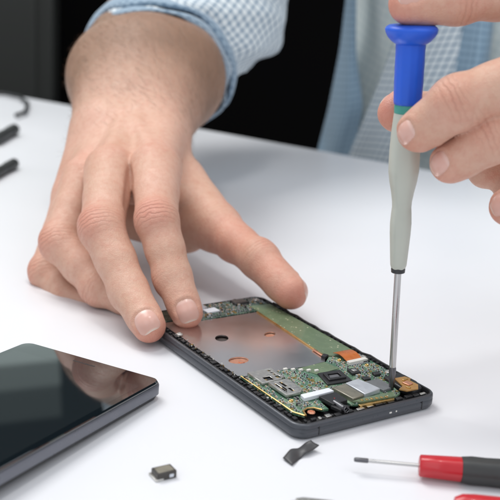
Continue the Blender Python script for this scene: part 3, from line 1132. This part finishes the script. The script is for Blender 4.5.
plate_poly = [(-6.0, -3.02), (1.62, -3.02), (1.68, -2.75), (1.9, -2.7), (1.9, -1.0), (2.0, .2), (1.9, 1.25), (1.45, 1.6), (-4.55, 1.98), (-4.55, -1.2), (-5.0, -1.25), (-5.9, -1.3)]
mb = MB()
h1 = ellipse(-2.28, -1.42, .30, .40, rot=.9); h2 = ellipse(-1.8, .87, .24, .36, rot=.6); h3 = ellipse(.22, -2.10, .36, .46)
h4 = ellipse(-2.3, 1.72, .14, .2)
pc = [[(-6.0, -3.02), (1.62, -3.02), (1.68, -2.75), (1.9, -2.7), (1.9, -1.0), (1.95, -.35), (-5.0, -.35), (-5.0, -1.25), (-5.9, -1.3)],
      [(-4.55, -.35), (1.95, -.35), (2.0, .2), (1.9, 1.25), (1.45, 1.6), (-4.55, 1.98)]]
mb.prism(pc[0], .58, .64, holes=[h1, h3]); mb.prism(pc[1], .58, .6405, holes=[h2])
# pressed rims and seams
pl_o = mb.build('shield_plate', M['plate'], ph)
mb = MB()
mb.prism([(-4.5, 1.90), (1.45, 1.52), (1.5, 1.60), (-4.5, 1.99)], .62, .70)
mb.build('plate_edge', M['gold'], ph, bevel=.01, seg=1)
# what shows through the holes
mb = MB(); mb.prism(ellipse(.22, -2.10, .5, .5), .42, .565); mb.prism(ellipse(.30, -2.0, .13, .13), .56, .60); mb.build('copper_contact', M['copper'], ph, bevel=.02)
mb = MB(); mb.prism(ellipse(-2.28, -1.42, .5, .5), .42, .5); mb.build('battery_pad', simple('pad_brown', (.06, .045, .04), .4), ph, bevel=.02)
mb = MB(); mb.prism(ellipse(-1.9, .95, .22, .3), .42, .55); mb.build('copper_contact', M['copper'], ph, bevel=.02)

# boards
strip_poly = [(-5.3, 2.05), (1.1, 1.62), (1.55, 1.75), (1.9, 2.3), (1.75, 3.12), (-5.2, 3.14)]
mb = MB(); mb.prism(strip_poly, .60, .70); o = mb.build('flex_board', M['pcb_plain'], ph, bevel=.015)
top_poly = [(-6.35, -3.0), (-6.35, 3.1), (-5.35, 3.12), (-5.3, 2.2), (-4.65, 2.1), (-4.62, -1.15), (-5.0, -1.2), (-5.1, -3.0)]
mb = MB(); mb.prism(top_poly, .58, .67); tb = mb.build('antenna_board', M['pcb_dark'], ph, bevel=.015)
arc = [(5.15 + .95 * math.cos(t) * -1 + .95, -2.25 + .62 * math.sin(t)) for t in np.linspace(-.2, 1.4, 7)]
main_poly = [(1.72, -3.0), (5.55, -3.0), (5.95, -2.75), (5.55, -2.6), (5.42, -2.3), (5.5, -2.0), (5.8, -1.82), (5.85, -1.55), (5.2, -1.45), (5.15, -.6), (5.9, -.5), (6.1, -.1),
             (6.2, 1.45), (5.9, 2.05), (5.1, 2.2), (4.4, 2.6), (4.35, 3.1), (1.95, 3.12), (2.0, 2.3), (1.6, 1.68), (2.02, 1.2), (2.1, .0), (1.98, -1.2), (1.98, -2.65), (1.75, -2.8)]
mb = MB(); mb.prism(main_poly, .58, .68); board = mb.build('circuit_board', M['pcb'], ph, bevel=.015)
mb = MB()
edge_pts = [(5.98, -2.72), (5.58, -2.57), (5.45, -2.3), (5.53, -2.03), (5.83, -1.85)]
mb.tube([(p[0], p[1], .685) for p in edge_pts], .035, 8); mb.tube([(1.8, -2.98, .685), (3.6, -2.98, .685), (5.5, -2.98, .685), (5.95, -2.76, .685)], .03, 8)
mb.build('gold_border', M['gold'], board)

OCC = []


def occ(u0, v0, u1, v1): OCC.append((min(u0, u1), min(v0, v1), max(u0, u1), max(v0, v1)))


def quad_prism(name, quad, z0, z1, mat, bevel=.02, parent=None, **kw):
    ar = sum(quad[i][0] * quad[(i + 1) % len(quad)][1] - quad[(i + 1) % len(quad)][0] * quad[i][1] for i in range(len(quad)))
    q = quad if ar > 0 else quad[::-1]
    occ(min(p[0] for p in q), min(p[1] for p in q), max(p[0] for p in q), max(p[1] for p in q))
    m_ = MB(); m_.prism(q, z0, z1)
    return m_.build(name, mat, parent or board, bevel=bevel, **kw)


# SIM and card readers (pressed tin with slots)
def reader(u0, u1, v0, v1, z, slots, name):
    occ(u0, v0, u1, v1)
    m_ = MB()
    o_ = [(u0, v0), (u1, v0), (u1, v1 - .25), (u1 - .2, v1), (u0, v1)]
    m_.prism(o_, z, z + .035, holes=[[(a, b), (c, b), (c, d), (a, d)] for a, b, c, d in slots])
    for (a, b, c, d) in ((u0, v0, u1, v0 + .04), (u0, v0, u0 + .04, v1), (u1 - .04, v0, u1, v1 - .25), (u0, v1 - .04, u1 - .2, v1)):
        m_.box(((a + c) / 2, (b + d) / 2, z - .05), (abs(c - a), abs(d - b), .1))
    r_ = m_.build(name, M['tin'], board, bevel=.01, seg=1)
    m_ = MB(); m_.box(((u0 + u1) / 2, (v0 + v1) / 2 - .06, z - .06), (u1 - u0 - .12, v1 - v0 - .3, .05)); m_.build('tray', M['chip_black'], r_)
    m_ = MB()
    for i in range(6):
        m_.box((u0 + .22 + (u1 - u0 - .45) * (i % 3) / 2, v0 + .25 + (v1 - v0 - .6) * (i // 3), z + .005), (.12, .2, .03))
    m_.build('contact_springs', M['gold'], r_)
    return r_


reader(1.85, 3.0, -2.72, -1.55, .80, [(2.0, -1.85, 2.12, -1.72), (2.2, -1.85, 2.32, -1.72), (2.4, -1.85, 2.52, -1.72), (2.6, -1.9, 2.85, -1.7), (2.55, -2.45, 2.9, -2.1)], 'card_reader')
reader(3.12, 4.42, -2.55, -1.62, .84, [(3.3, -2.15, 3.75, -2.03), (3.9, -2.15, 4.25, -2.03), (3.35, -2.42, 4.1, -2.33)], 'sim_reader')

# white edge connector strip above the readers, dark blocks
for i in range(5):
    m_ = MB(); m_.box((2.05 + .19 * i * .9, -.95 + .28 * i, .73), (.12, .18, .1)); occ(1.95 + .19 * i * .9, -1.05 + .28 * i, 2.15 + .19 * i * .9, -.85 + .28 * i)
    m_.build('capacitor', M['white_plastic'], board, bevel=.015)
quad_prism('white_bar', [(4.62, -2.02), (4.58, -.60), (4.90, -.58), (4.97, -2.08)], .70, .86, M['white_label'])
quad_prism('battery_connector', [(5.02, -1.42), (4.97, -.55), (5.78, -.58), (5.85, -1.35)], .66, .84, M['chip_black'])
quad_prism('shield_can', [(4.60, -.46), (4.54, .24), (5.74, .27), (5.82, -.36)], .68, .87, M['olive_can'], .03)
sc2 = quad_prism('shield_can', [(4.53, .29), (4.40, 1.04), (5.58, 1.24), (5.72, .32)], .68, .89, M['tin_bright'], .03)
tag(sc2, 'bright bluish silver shield can')
quad_prism('shield_can', [(4.60, 1.22), (4.62, 1.95), (5.55, 2.0), (5.62, 1.38)], .68, .80, simple('grey_can', (.22, .23, .24), .5, metal=.5), .02)
# large processor with frame: base, frame ring and die
ic = quad_prism('processor', [(3.0, .02), (3.1, 1.12), (4.22, .90), (4.10, -.28)], .68, .76, M['chip_black'], .015)
m_ = MB(); m_.prism([(3.22, .12), (3.3, .92), (3.98, .78), (3.9, -.06)], .76, .84, holes=[[(3.40, .22), (3.46, .74), (3.82, .66), (3.76, .10)]])
m_.build('chip_frame', M['chip_black'], ic, bevel=.02)
m_ = MB(); m_.prism([(3.46, .26), (3.5, .68), (3.76, .62), (3.72, .16)], .76, .79); m_.build('die', simple('die_grey', (.12, .12, .13), .25), ic, bevel=.01)
ic2 = quad_prism('chip', [(3.25, 1.38), (3.3, 1.80), (3.78, 1.72), (3.72, 1.30)], .68, .80, M['chip_black'], .02)
m_ = MB(); m_.box((3.52, 1.55, .815), (.2, .2, .04), .1); m_.build('chip_cap', M['tin'], ic2, bevel=.01)
quad_prism('chip', [(2.15, -.35), (2.05, 1.1), (2.9, 1.25), (3.0, .0)], .68, .71, M['pcb_plain'], .01)
quad_prism('chip', [(3.95, 2.15), (3.98, 2.45), (4.25, 2.42), (4.22, 2.1)], .68, .79, M['chip_black'], .015)
quad_prism('chip', [(4.12, 1.45), (4.14, 1.75), (4.42, 1.73), (4.38, 1.42)], .68, .76, M['chip_black'], .015)
quad_prism('chip', [(2.55, 2.62), (2.55, 2.98), (2.85, 2.98), (2.85, 2.62)], .68, .76, M['chip_black'], .015)
# orange flex and its white connector
of = MB(); P_ = []
for i in range(9):
    t = i / 8
    P_.append((1.55 + 1.0 * t, .80 + .10 * math.sin(t * 3.14)))
Vv = []; Ff = []
for i, (u, z) in enumerate(P_):
    for v in (1.95 - .05 * i / 8, 2.85 - .12 * i / 8):
        Vv += [(u, v, z), (u, v, z - .025)]
for i in range(8):
    a = i * 4
    Ff += [(a, a + 4, a + 6, a + 2), (a + 1, a + 3, a + 7, a + 5), (a, a + 1, a + 5, a + 4), (a + 2, a + 6, a + 7, a + 3)]
of.add(Vv, Ff); of.build('orange_flex', M['orange_film'], board, angle=60); occ(1.5, 1.9, 2.6, 2.85)
m_ = MB(); m_.box((2.72, 2.36, .77), (.22, 1.02, .15), .02); cn = m_.build('flex_connector', M['white_plastic'], board, bevel=.015); occ(2.6, 1.8, 2.86, 2.9)
m_ = MB()
for i in range(11):
    m_.box((2.87, 1.92 + .088 * i, .71), (.08, .04, .04))
m_.build('pins', M['tin_bright'], cn)
m_ = MB(); m_.box((1.55, 1.50, .70), (.22, .3, .14), .5); m_.build('spring_clip', M['black_plastic'], board, bevel=.02)
m_ = MB(); m_.box((1.05, 1.50, .69), (.8, .09, .05), -.06); m_.build('copper_tab', M['copper'], board, bevel=.01)

# bottom edge: charging port, motor, gold flex and amber flex
m_ = MB()
m_.prism([(5.86, -.42), (6.06, -.1), (6.22, 1.5), (5.86, 1.75), (5.80, .1)], .70, .78); gf = m_.build('port_flex', M['pcb_plain'], ph, bevel=.012)
for i in range(6):
    m_ = MB(); m_.box((5.97 + .035 * i, -.02 + .22 * i, .795), (.12, .10, .03), .12); m_.build('gold_pad', M['gold'], gf, bevel=.006, seg=1)
m_ = MB(); m_.prism([(6.10, -.3), (6.24, -.3), (6.34, 1.35), (6.24, 1.4)], .58, .72); m_.build('port_shell', M['gold'], ph, bevel=.01)
m_ = MB(); m_.prism([(4.55, 2.28), (4.45, 3.08), (4.75, 3.22), (5.6, 3.24), (6.05, 3.05), (6.2, 2.5), (5.8, 2.2)], .56, .80); m_.build('speaker_module', M['black_plastic'], ph, bevel=.05)
m_ = MB(); m_.prism([(4.98, 2.5), (5.02, 3.02), (5.3, 3.12), (5.42, 2.95), (5.9, 2.98), (6.22, 2.7), (6.18, 2.12), (5.9, 1.95), (5.72, 2.3)], .80, .86)
am = m_.build('amber_flex', M['amber_flex'], ph, bevel=.012)
m_ = MB(); m_.box((5.66, 2.62, .885), (.34, .30, .05), .2); m_.build('amber_pad', M['copper'], am, bevel=.02)
m_ = MB(); m_.box((5.30, 2.80, .88), (.10, .3, .04), .2); m_.box((5.98, 2.38, .88), (.18, .12, .04), .4); m_.build('gold_pad', M['gold'], am, bevel=.01)
# vibration motor with spring coil
mo = empty('vibration_motor', (6.05, -1.12, .76), 0, ph)
m_ = MB()
m_.tube([(-.42, 0, 0), (-.4, 0, 0), (.18, 0, 0), (.2, 0, 0)], [.10, .13, .13, .10], 20); m_.build('motor_can', M['blade_tip'], mo)
m_ = MB(); m_.tube([(.06 + .012 * i,   .105 * math.cos(i * .7), .02 + .105 * math.sin(i * .7)) for i in range(30)], .02, 6); m_.build('spring_coil', M['blade_tip'], mo)
m_ = MB(); m_.box((.0, -.2, -.05), (.5, .14, .14), .2); m_.box((.12, .18, -.04), (.2, .16, .2), .5); m_.build('motor_clip', M['black_plastic'], mo, bevel=.02)
m_ = MB(); m_.tube([(-.4, .0, .0), (-.6, .15, .08), (-.75, .05, .0), (-.95, .2, -.04)], .022, 8); m_.build('wire', simple('wire_red', (.3, .02, .02), .4), mo)
# screw hole with brass contact, screws
for (u, v, z) in ((5.72, -2.28, .60), (4.2, -.95, .70), (2.35, 2.98, .70), (4.12, 2.95, .70), (-5.9, 2.8, .70), (-3.35, -3.0, .68)):
    s0 = MB(); s0.lathe([(.06, 0), (.15, 0), (.16, .03), (.14, .06), (.09, .07), (.08, .04)], 20, (u, v, z)); s0.build('screw', M['tin' if u != 5.72 else 'copper'], ph)
for (u, v) in ((4.75, -2.55), (2.25, 1.75), (3.2, 2.5), (5.1, .95 + .6)):
    s0 = empty('antenna_socket', (u, v, .68), 0, board)
    q = MB(); q.box((0, 0, .015), (.2, .2, .03)); q.build('socket_base', M['white_plastic'], s0, bevel=.005, seg=1)
    q = MB(); q.lathe([(.09, .03), (.09, .09), (.07, .10), (.055, .09), (.055, .04)], 18); q.lathe([(.02, .03), (.02, .08)], 8); q.build('socket_ring', M['gold'], s0)
    occ(u - .12, v - .12, u + .12, v + .12)
# top board shields and parts
q = MB(); q.box((-6.0, -.55, .72), (.5, .9, .1)); q.build('shield_can', M['tin_bright'], tb, bevel=.02)
q = MB(); q.box((-5.35, -1.0, .70), (.45, .5, .06)); q.build('white_label', M['white_label'], tb, bevel=.01)
q = MB(); q.box((-5.45, -.1, .71), (.5, .7, .08), .05); q.build('white_label', M['white_label'], tb, bevel=.01)
q = MB(); q.box((-5.9, 1.8, .73), (.6, .8, .12)); cam_ = q.build('earpiece', M['black_plastic'], tb, bevel=.03)
q = MB()
for i in range(7): q.box((-5.9 + .0, 1.5 + .1 * i, .80), (.4, .03, .02))
q.build('earpiece_mesh', M['tin'], cam_)

# countless-looking but countable parts: the largest 95 as parts, the rest as one
cap_me = {}


def smd_mesh(kind):
    if kind in cap_me: return cap_me[kind]
    q = MB()
    l, w, h = {'tan': (.13, .07, .065), 'dark': (.11, .06, .045), 'big': (.2, .12, .11), 'gold': (.1, .1, .04), 'ind': (.17, .17, .10)}[kind]
    q.box((0, 0, h / 2), (l * .62, w * .96, h * .96), m=0)
    q.box((-l * .41, 0, h / 2), (l * .2, w, h), m=1); q.box((l * .41, 0, h / 2), (l * .2, w, h), m=1)
    o = q.build('tmp', {'tan': [M['ceramic_tan'], M['tin_bright']], 'dark': [M['ceramic_dark'], M['tin_bright']], 'big': [M['ceramic_tan'], M['tin_bright']],
                        'gold': [M['gold'], M['gold']], 'ind': [M['chip_black'], M['tin']]}[kind], None)
    me = o.data; bpy.data.objects.remove(o)
    cap_me[kind] = (me, l, w)
    return cap_me[kind]


def inside(poly, u, v):
    c = False; n = len(poly); j = n - 1
    for i in range(n):
        if (poly[i][1] > v) != (poly[j][1] > v) and u < (poly[j][0] - poly[i][0]) * (v - poly[i][1]) / (poly[j][1] - poly[i][1]) + poly[i][0]: c = not c
        j = i
    return c


NM = {'tan': 'capacitor', 'dark': 'resistor', 'big': 'capacitor', 'gold': 'test_pad', 'ind': 'inductor'}
names_used = 0
spots = []
tries = 0
while len(spots) < 360 and tries < 30000:
    tries += 1
    kind = rng.choices(['tan', 'dark', 'big', 'gold', 'ind'], [4, 6, 1.0, 1.4, 1.2])[0]
    me, l, w = smd_mesh(kind)
    if rng.random() < .84: u, v, poly, par, z = rng.uniform(1.7, 6.2), rng.uniform(-3, 3.1), main_poly, board, .68
    else: u, v, poly, par, z = rng.uniform(-6.3, -4.7), rng.uniform(-.9, 3.1), top_poly, tb, .67
    if rng.random() < .7: u = round(u / .16) * .16
    r_ = max(l, w) * .55
    if not all(inside(poly, u + a, v + b) for a in (-r_, r_) for b in (-r_, r_)): continue
    if any(a - r_ < u < c + r_ and b - r_ < v < d + r_ for a, b, c, d in OCC): continue
    OCC.append((u - l * .5, v - l * .5, u + l * .5, v + l * .5))
    spots.append((kind, u, v, z, par, rng.choice((0, math.pi / 2)) + (0 if rng.random() < .8 else rng.uniform(-.4, .4))))
order = sorted(range(len(spots)), key=lambda i: ({'big': 0, 'ind': 1, 'tan': 2, 'gold': 3, 'dark': 4}[spots[i][0]], -spots[i][1]))
cnt = {}
rest = {}
for i in order:
    kind, u, v, z, par, rz = spots[i]
    me, l, w = smd_mesh(kind)
    nm = NM[kind]
    cnt[(nm, par.name)] = cnt.get((nm, par.name), 0) + 1
    if sum(cnt.values()) <= 90:
        o = bpy.data.objects.new(nm, me); o.location = Vector((u, v, z)) * S; o.rotation_euler = (0, 0, rz); link(o, par)
    else:
        rest.setdefault(par.name, []).append((kind, u, v, z, rz))
for pn_, lst in rest.items():
    q = MB(); mats_ = [M['ceramic_tan'], M['tin_bright'], M['ceramic_dark'], M['gold']]
    for kind, u, v, z, rz in lst:
        me, l, w = smd_mesh(kind)
        h = .05 if kind != 'gold' else .03
        b_ = {'tan': 0, 'dark': 2, 'gold': 3, 'big': 0, 'ind': 2}[kind]
        ca, sa = math.cos(rz), math.sin(rz)
        q.box((u, v, z + h / 2), (l * .6, w * .95, h), rz, m=b_)
        for s in (-1, 1): q.box((u + s * ca * l * .4, v + s * sa * l * .4, z + h / 2 + .002), (l * .22, w, h), rz, m=1 if b_ != 3 else 3)
    o = q.build('solder_parts', mats_, board if pn_ == board.name else tb); tag(o, kind='stuff')
# fine wires and ribbon on the far edge
q = MB(); r2 = random.Random(5)
q.tube([(-5.0 + .5 * i, 3.22 + .04 * r2.uniform(-1, 1), .76 + r2.uniform(-.03, .05)) for i in range(19)], .045, 8); q.build('antenna_cable', M['black_plastic'], ph)

# ------------------------------------------------------------------ second phone, screen up
A2 = math.radians(-27.0)
e1 = np.array([math.cos(A2), math.sin(A2)]); e2 = np.array([-math.sin(A2), math.cos(A2)])
cr = atz(164, 379, .8)[:2]            # its near right top corner
W2, L2 = 7.0, 14.4
c2 = cr - e1 * W2 / 2 - e2 * L2 / 2
T2 = math.radians(1.9)
p2 = empty('smartphone', (c2[0], c2[1], math.sin(T2) * L2 / 2), A2)
p2.rotation_euler = (-T2, 0, A2)
tag(p2, 'closed phone lying screen up, its black glass mirroring the fingers above it', 'phone')
mb = MB()
loft_profile(mb, W2, L2, .5, [(.35, .0), (.16, .02), (.10, .12), (.09, .22), (.0, .25), (.0, .31), (.0, .60), (.025, .655), (.08, .67)], n=10, mats=[1, 1, 1, 1, 0, 0, 0, 0])
mb.build('body', [simple('case_grey', (.155, .16, .185), .32, metal=.5, var=.05), M['black_plastic']], p2, angle=40)
mb = MB()
loft_profile(mb, W2 - .12, L2 - .12, .46, [(.0, .665), (.0, .73), (.03, .765), (.07, .78)], n=10)
mb.build('screen_glass', M['glass'], p2, angle=14)
mb = MB(); mb.prism(rrect(2.4, 1.3, .3, 6, cy=-L2 / 2 + 1.3), -.36, .02); mb.build('camera_bump', M['black_plastic'], p2, bevel=.04)
mb = MB(); mb.prism(rrect(W2 - .75, L2 - 2.4, .05, 2), .775, .783); mb.build('display', M['display'], p2)
mb = MB(); mb.box((0, L2 / 2 - .62, .7805), (1.1, .09, .002)); mb.build('earpiece_slot', M['chip_black'], p2)

# ------------------------------------------------------------------ precision screwdriver (held)
tipw = ploc(5.51, 1.90, .70)
topw = at(411.5, 33, 37.2)
sd = empty('screwdriver', tipw)
tag(sd, 'upright precision screwdriver with grey handle and blue swivel cap held over the circuit board', 'screwdriver')
axis = Vector(topw - tipw); HL = axis.length
sd.rotation_euler = axis.to_track_quat('Z', 'Y').to_euler()
# heights measured from pixels: 363 px over HL
def hz(py):
    lo, hi = 0.0, 1.3
    for _ in range(30):
        m_ = (lo + hi) / 2
        d_ = tipw + (topw - tipw) * m_ - CAM
        if 250 - F_PX * (d_ @ UP) / (d_ @ FW) > py: lo = m_
        else: hi = m_
    return lo * HL
pr = [(.085, .0), (.10, .05), (.13, .45), (.15, .9), (.135, .98)]
q = MB(); q.lathe(pr, 20); q.build('tip', M['blade_tip'], sd, angle=30)
q = MB(); q.lathe([(.125, .96), (.135, 1.0), (.135, hz(270))], 24); q.build('shaft', M['steel'], sd)
q = MB(); q.lathe([(.16, hz(272.5)), (.27, hz(272)), (.28, hz(269)), (.27, hz(266.5))], 32); q.build('collar', M['dark_ring'], sd)
gp = [(.27, 268), (.31, 265), (.335, 257), (.365, 245), (.395, 233), (.405, 223), (.385, 214), (.362, 207), (.375, 201), (.43, 192), (.51, 182), (.565, 172), (.575, 160), (.56, 145), (.53, 130), (.50, 121), (.475, 113)]
gp = [(r, hz(y)) for r, y in gp]
gg = []
for i in range(len(gp) - 1):
    for s in range(4):
        t = s / 4; t2 = t * t * (3 - 2 * t)
        gg.append((gp[i][0] * (1 - t) + gp[i + 1][0] * t, gp[i][1] * (1 - t) + gp[i + 1][1] * t))
gg.append(gp[-1])
q = MB(); q.lathe(gg, 64, fn=lambda r, z, a: r * (1 + .018 * math.cos(6 * a))); q.build('handle', M['grey_handle'], sd, angle=60)
q = MB(); q.lathe([(.46, hz(113.2)), (.482, hz(112.6)), (.485, hz(110)), (.485, hz(105)), (.47, hz(104.4))], 48); q.build('accent_ring', M['teal_plastic'], sd)
bp = [(.46, 104.5), (.50, 104), (.515, 101), (.53, 85), (.535, 70), (.535, 50), (.545, 43.5)]
q = MB(); q.lathe([(r, hz(y)) for r, y in bp], 64, fn=lambda r, z, a: r * (1 + .012 * math.cos(12 * a))); q.build('grip', M['blue_plastic'], sd, angle=60)
cp_ = [(.53, 44.4), (.62, 43), (.74, 40.6), (.86, 36.8), (.94, 32.5), (.965, 29.5), (.96, 28.6), (.92, 26.8), (.83, 25.2), (.5, 24.3), (.1, 24.1)]
q = MB(); q.lathe([(r, hz(y)) for r, y in cp_], 64); q.build('swivel_cap', M['blue_plastic'], sd, angle=60)

# ------------------------------------------------------------------ red and black screwdriver
b0 = atz(354, 459.5, .5); b1 = atz(419, 465.5, .5)
dr = unit(b1 - b0)
rd = empty('screwdriver', (b0[0], b0[1], .5))
tag(rd, 'screwdriver with red collar and black handle lying on the desk', 'screwdriver')
rd.rotation_euler = Vector(dr).to_track_quat('Z', 'Y').to_euler()
LB = float(np.linalg.norm(b1 - b0))
q = MB(); q.lathe([(.05, 0), (.075, .02), (.085, .1), (.085, .48), (.07, .5)], 16); q.build('tip', M['blade_tip'], rd)
q = MB(); q.lathe([(.06, .48), (.065, .5), (.065, LB)], 16); q.build('shaft', M['steel'], rd)
q = MB(); q.lathe([(.2, LB), (.33, LB + .01), (.37, LB + .05), (.40, LB + .8), (.42, LB + 1.4), (.42, LB + 1.45)], 40, fn=lambda r, z, a: r * (1 + .03 * math.cos(6 * a))); q.build('collar', M['red_plastic'], rd, angle=50)
q = MB(); q.lathe([(.40, LB + 1.45), (.43, LB + 1.46), (.47, LB + 1.8), (.46, LB + 2.3), (.48, LB + 2.9), (.52, LB + 5), (.5, LB + 7.0), (.42, LB + 7.6), (.2, LB + 7.8)], 48, fn=lambda r, z, a: r * (1 + (.03 * math.cos(6 * a)))); q.build('handle', M['grip_black'], rd, angle=50)
q = MB(); q.lathe([(.30, LB + 7.6), (.32, LB + 7.75), (.3, LB + 8.1), (.1, LB + 8.2)], 32); q.build('end_cap', M['red_plastic'], rd)

# ------------------------------------------------------------------ small loose bits
cpos = atz(163.5, 478, 0)
lb = empty('metal_component', (cpos[0], cpos[1] + .1, 0), math.radians(32)); tag(lb, 'tiny square metal component standing alone on the desk', 'component')
q = MB(); q.box((0, 0, .15), (.72, .52, .28)); q.build('case', M['ceramic_dark'], lb, bevel=.03)
q = MB(); q.box((0, 0, .295), (.58, .38, .02)); q.build('top_pad', M['olive_can'], lb, bevel=.01)
q = MB(); q.box((.16, -.27, .14), (.16, .02, .12)); q.build('contact', M['tin_bright'], lb, bevel=.005)
q = MB(); q.box((-.28, .02, .05), (.3, .58, .08)); q.build('foot', M['tin'], lb, bevel=.01)

# torn strip of dark tape, curled up at one end
ea = [(283, 459, .03), (290, 452, .10), (297, 449, .16), (303, 446, .10), (311, 440, .32)]
eb = [(292, 466, .03), (299, 459, .03), (304, 456, .05), (309, 453, .12), (319, 447, .18)]
G = []
for i in range(22):
    t = i / 21; k = np.linspace(0, 1, 5)
    pa_ = [np.interp(t, k, [q_[d] for q_ in ea]) for d in range(3)]; pb_ = [np.interp(t, k, [q_[d] for q_ in eb]) for d in range(3)]
    a_ = atz(*pa_); b_ = atz(*pb_)
    row = []
    for j in range(7):
        w_ = j / 6
        row.append(a_ * (1 - w_) + b_ * w_ + np.array([0, 0, .07 * math.sin(w_ * 3.14 + t * 4) * math.sin(t * 7) + .02]))
    G.append(row)
G = np.array(G); V = G.reshape(-1, 3); Fc = [(i * 7 + j, i * 7 + j + 1, (i + 1) * 7 + j + 1, (i + 1) * 7 + j) for i in range(21) for j in range(6)]
o = mesh_obj('tape_scrap', V, Fc, M['dark_tape'], angle=70)
m = o.modifiers.new('s', 'SOLIDIFY'); m.thickness = .035 * S; m.offset = 1
tag(o, 'crumpled scrap of dark grey tape lying beside the opened phone', 'tape')

# items at the bottom edge
pb = atz(312, 502, .2)
tw = empty('tweezers', (pb[0], pb[1], 0), math.radians(-6)); tag(tw, 'grey metal tweezers end just entering at the bottom edge', 'tweezers')
q = MB(); q.prism([(-.75, .0), (-.4, .16), (.6, .20), (1.2, .1), (1.2, -.35), (-.5, -.35)], .05, .16); q.build('lower_arm', M['tin'], tw, bevel=.03)
q = MB(); q.prism([(-.55, -.02), (-.3, .10), (.6, .12), (1.1, .05), (1.1, -.4), (-.4, -.4)], .2, .3); q.build('upper_arm', M['tin'], tw, bevel=.03)
pr_ = atz(478, 509, .3)
rdb = empty('screwdriver', (pr_[0] - .55, pr_[1] - .1, .42)); tag(rdb, 'red plastic handle end just entering at the bottom right edge', 'screwdriver')
rdb.rotation_euler = (0, math.radians(90), math.radians(-4))
q = MB(); q.lathe([(.1, -.3), (.28, -.25), (.40, .0), (.43, .4), (.42, 2.2), (.40, 3.0)], 32); q.build('handle', M['red_plastic'], rdb)
q = MB(); q.lathe([(.36, 3.0), (.42, 3.02), (.42, 6.0), (.2, 6.2)], 32); q.build('end_cap', M['grip_black'], rdb)

# blurred tools at the far left
def pen(px, py, Y, dirv, lab, r=.42):
    p = at(px, py, Y); p = atz(px, py, r)
    t = empty('screwdriver', (p[0], p[1], r)); tag(t, lab, 'screwdriver', 'dark handled screwdrivers lying at the left edge')
    t.rotation_euler = Vector(unit(dirv)).to_track_quat('Z', 'Y').to_euler()
    q = MB(); q.lathe([(.1, 0), (r * .8, .03), (r, .2), (r, 1.8), (r * .8, 2.1), (r * .9, 2.6), (r, 6), (r * .6, 6.4)], 28); q.build('handle', M['grip_black'], t)
    q = MB(); q.lathe([(.1, 6.4), (.1, 9.5)], 12); q.build('shaft', M['steel'], t)


pen(15, 129, 60, atz(0, 137, 0) - atz(15, 129, 0), 'black handle end lying at the left edge, upper of the two', .52)
pen(15, 163, 60, atz(0, 171, 0) - atz(15, 163, 0), 'black handle end lying at the left edge, lower of the two', .42)
g0 = [atz(x, y, .4) for x, y in ((-30, 92), (-10, 93), (6, 94), (20, 97), (28, 103), (25, 112), (14, 116))]
gg = []
for i in range(len(g0) - 1):
    for s in range(6): gg.append(lerp(g0[i], g0[i + 1], s / 6))
q = MB(); q.tube(gg, .2, 10); o = q.build('cable', M['black_plastic']); tag(o, 'dark curved cable loop on the desk at the upper left edge', 'cable')

# ------------------------------------------------------------------ camera, light, world
cam = bpy.data.cameras.new('camera'); co = bpy.data.objects.new('camera', cam); COL.objects.link(co)
Rm = Matrix(((RT[0], UP[0], -FW[0]), (RT[1], UP[1], -FW[1]), (RT[2], UP[2], -FW[2])))
co.matrix_world = Matrix.Translation(Vector(CAM) * S) @ Rm.to_4x4()
cam.sensor_width = 36; cam.lens = 36 * F_PX / 500
cam.clip_start = .01; cam.clip_end = 50
cam.dof.use_dof = True; cam.dof.focus_distance = 41.5 * S; cam.dof.aperture_fstop = 17.0
scene.camera = co


def area(name, loc, target, size, power, col, sy=None):
    l = bpy.data.lights.new(name, 'AREA'); l.shape = 'RECTANGLE' if sy else 'SQUARE'
    l.size = size * S
    if sy: l.size_y = sy * S
    l.energy = power; l.color = col
    o = bpy.data.objects.new(name, l); COL.objects.link(o)
    o.location = Vector(loc) * S
    o.rotation_euler = (Vector(target) - Vector(loc)).to_track_quat('-Z', 'Y').to_euler()
    return o


area('key_light', (-48, 84, 108), (2, 52, 2), 58, 9.6, (1.0, .985, .96))
area('fill_light', (70, -10, 110), (2, 44, 2), 80, 2.7, (.96, .975, 1.0))
area('front_light', (-40, -50, 90), (0, 50, 2), 80, 1.9, (.98, .985, 1.0))
area('ceiling_lamp', (8, 36, 130), (2, 40, 0), 17, 2.5, (1.0, .98, .95))
for h_, z_, p_ in ((16, 49, .50), (21, 51, .42), (27, 53.5, .22), (34, 57, .14)):  # added lamps, not a window; stacked to fade the teal reflection in the glass
    area('reflection_light', (-88, 176 + h_ * .02, z_), (0, 30, 5), 115, p_, (.84, 1.0, .97), h_)
w = bpy.data.worlds.new('World'); scene.world = w; w.use_nodes = True
bg = w.node_tree.nodes['Background']; bg.inputs[0].default_value = (.90, .94, 1.0, 1); bg.inputs[1].default_value = .68

scene.view_settings.view_transform = 'Standard'; scene.view_settings.look = 'None'; scene.view_settings.gamma = 1.0
scene.view_settings.exposure = 0.0
scene.render.engine = 'CYCLES'
scene.cycles.use_denoising = True
scene.cycles.max_bounces = 8
scene.cycles.blur_glossy = .5
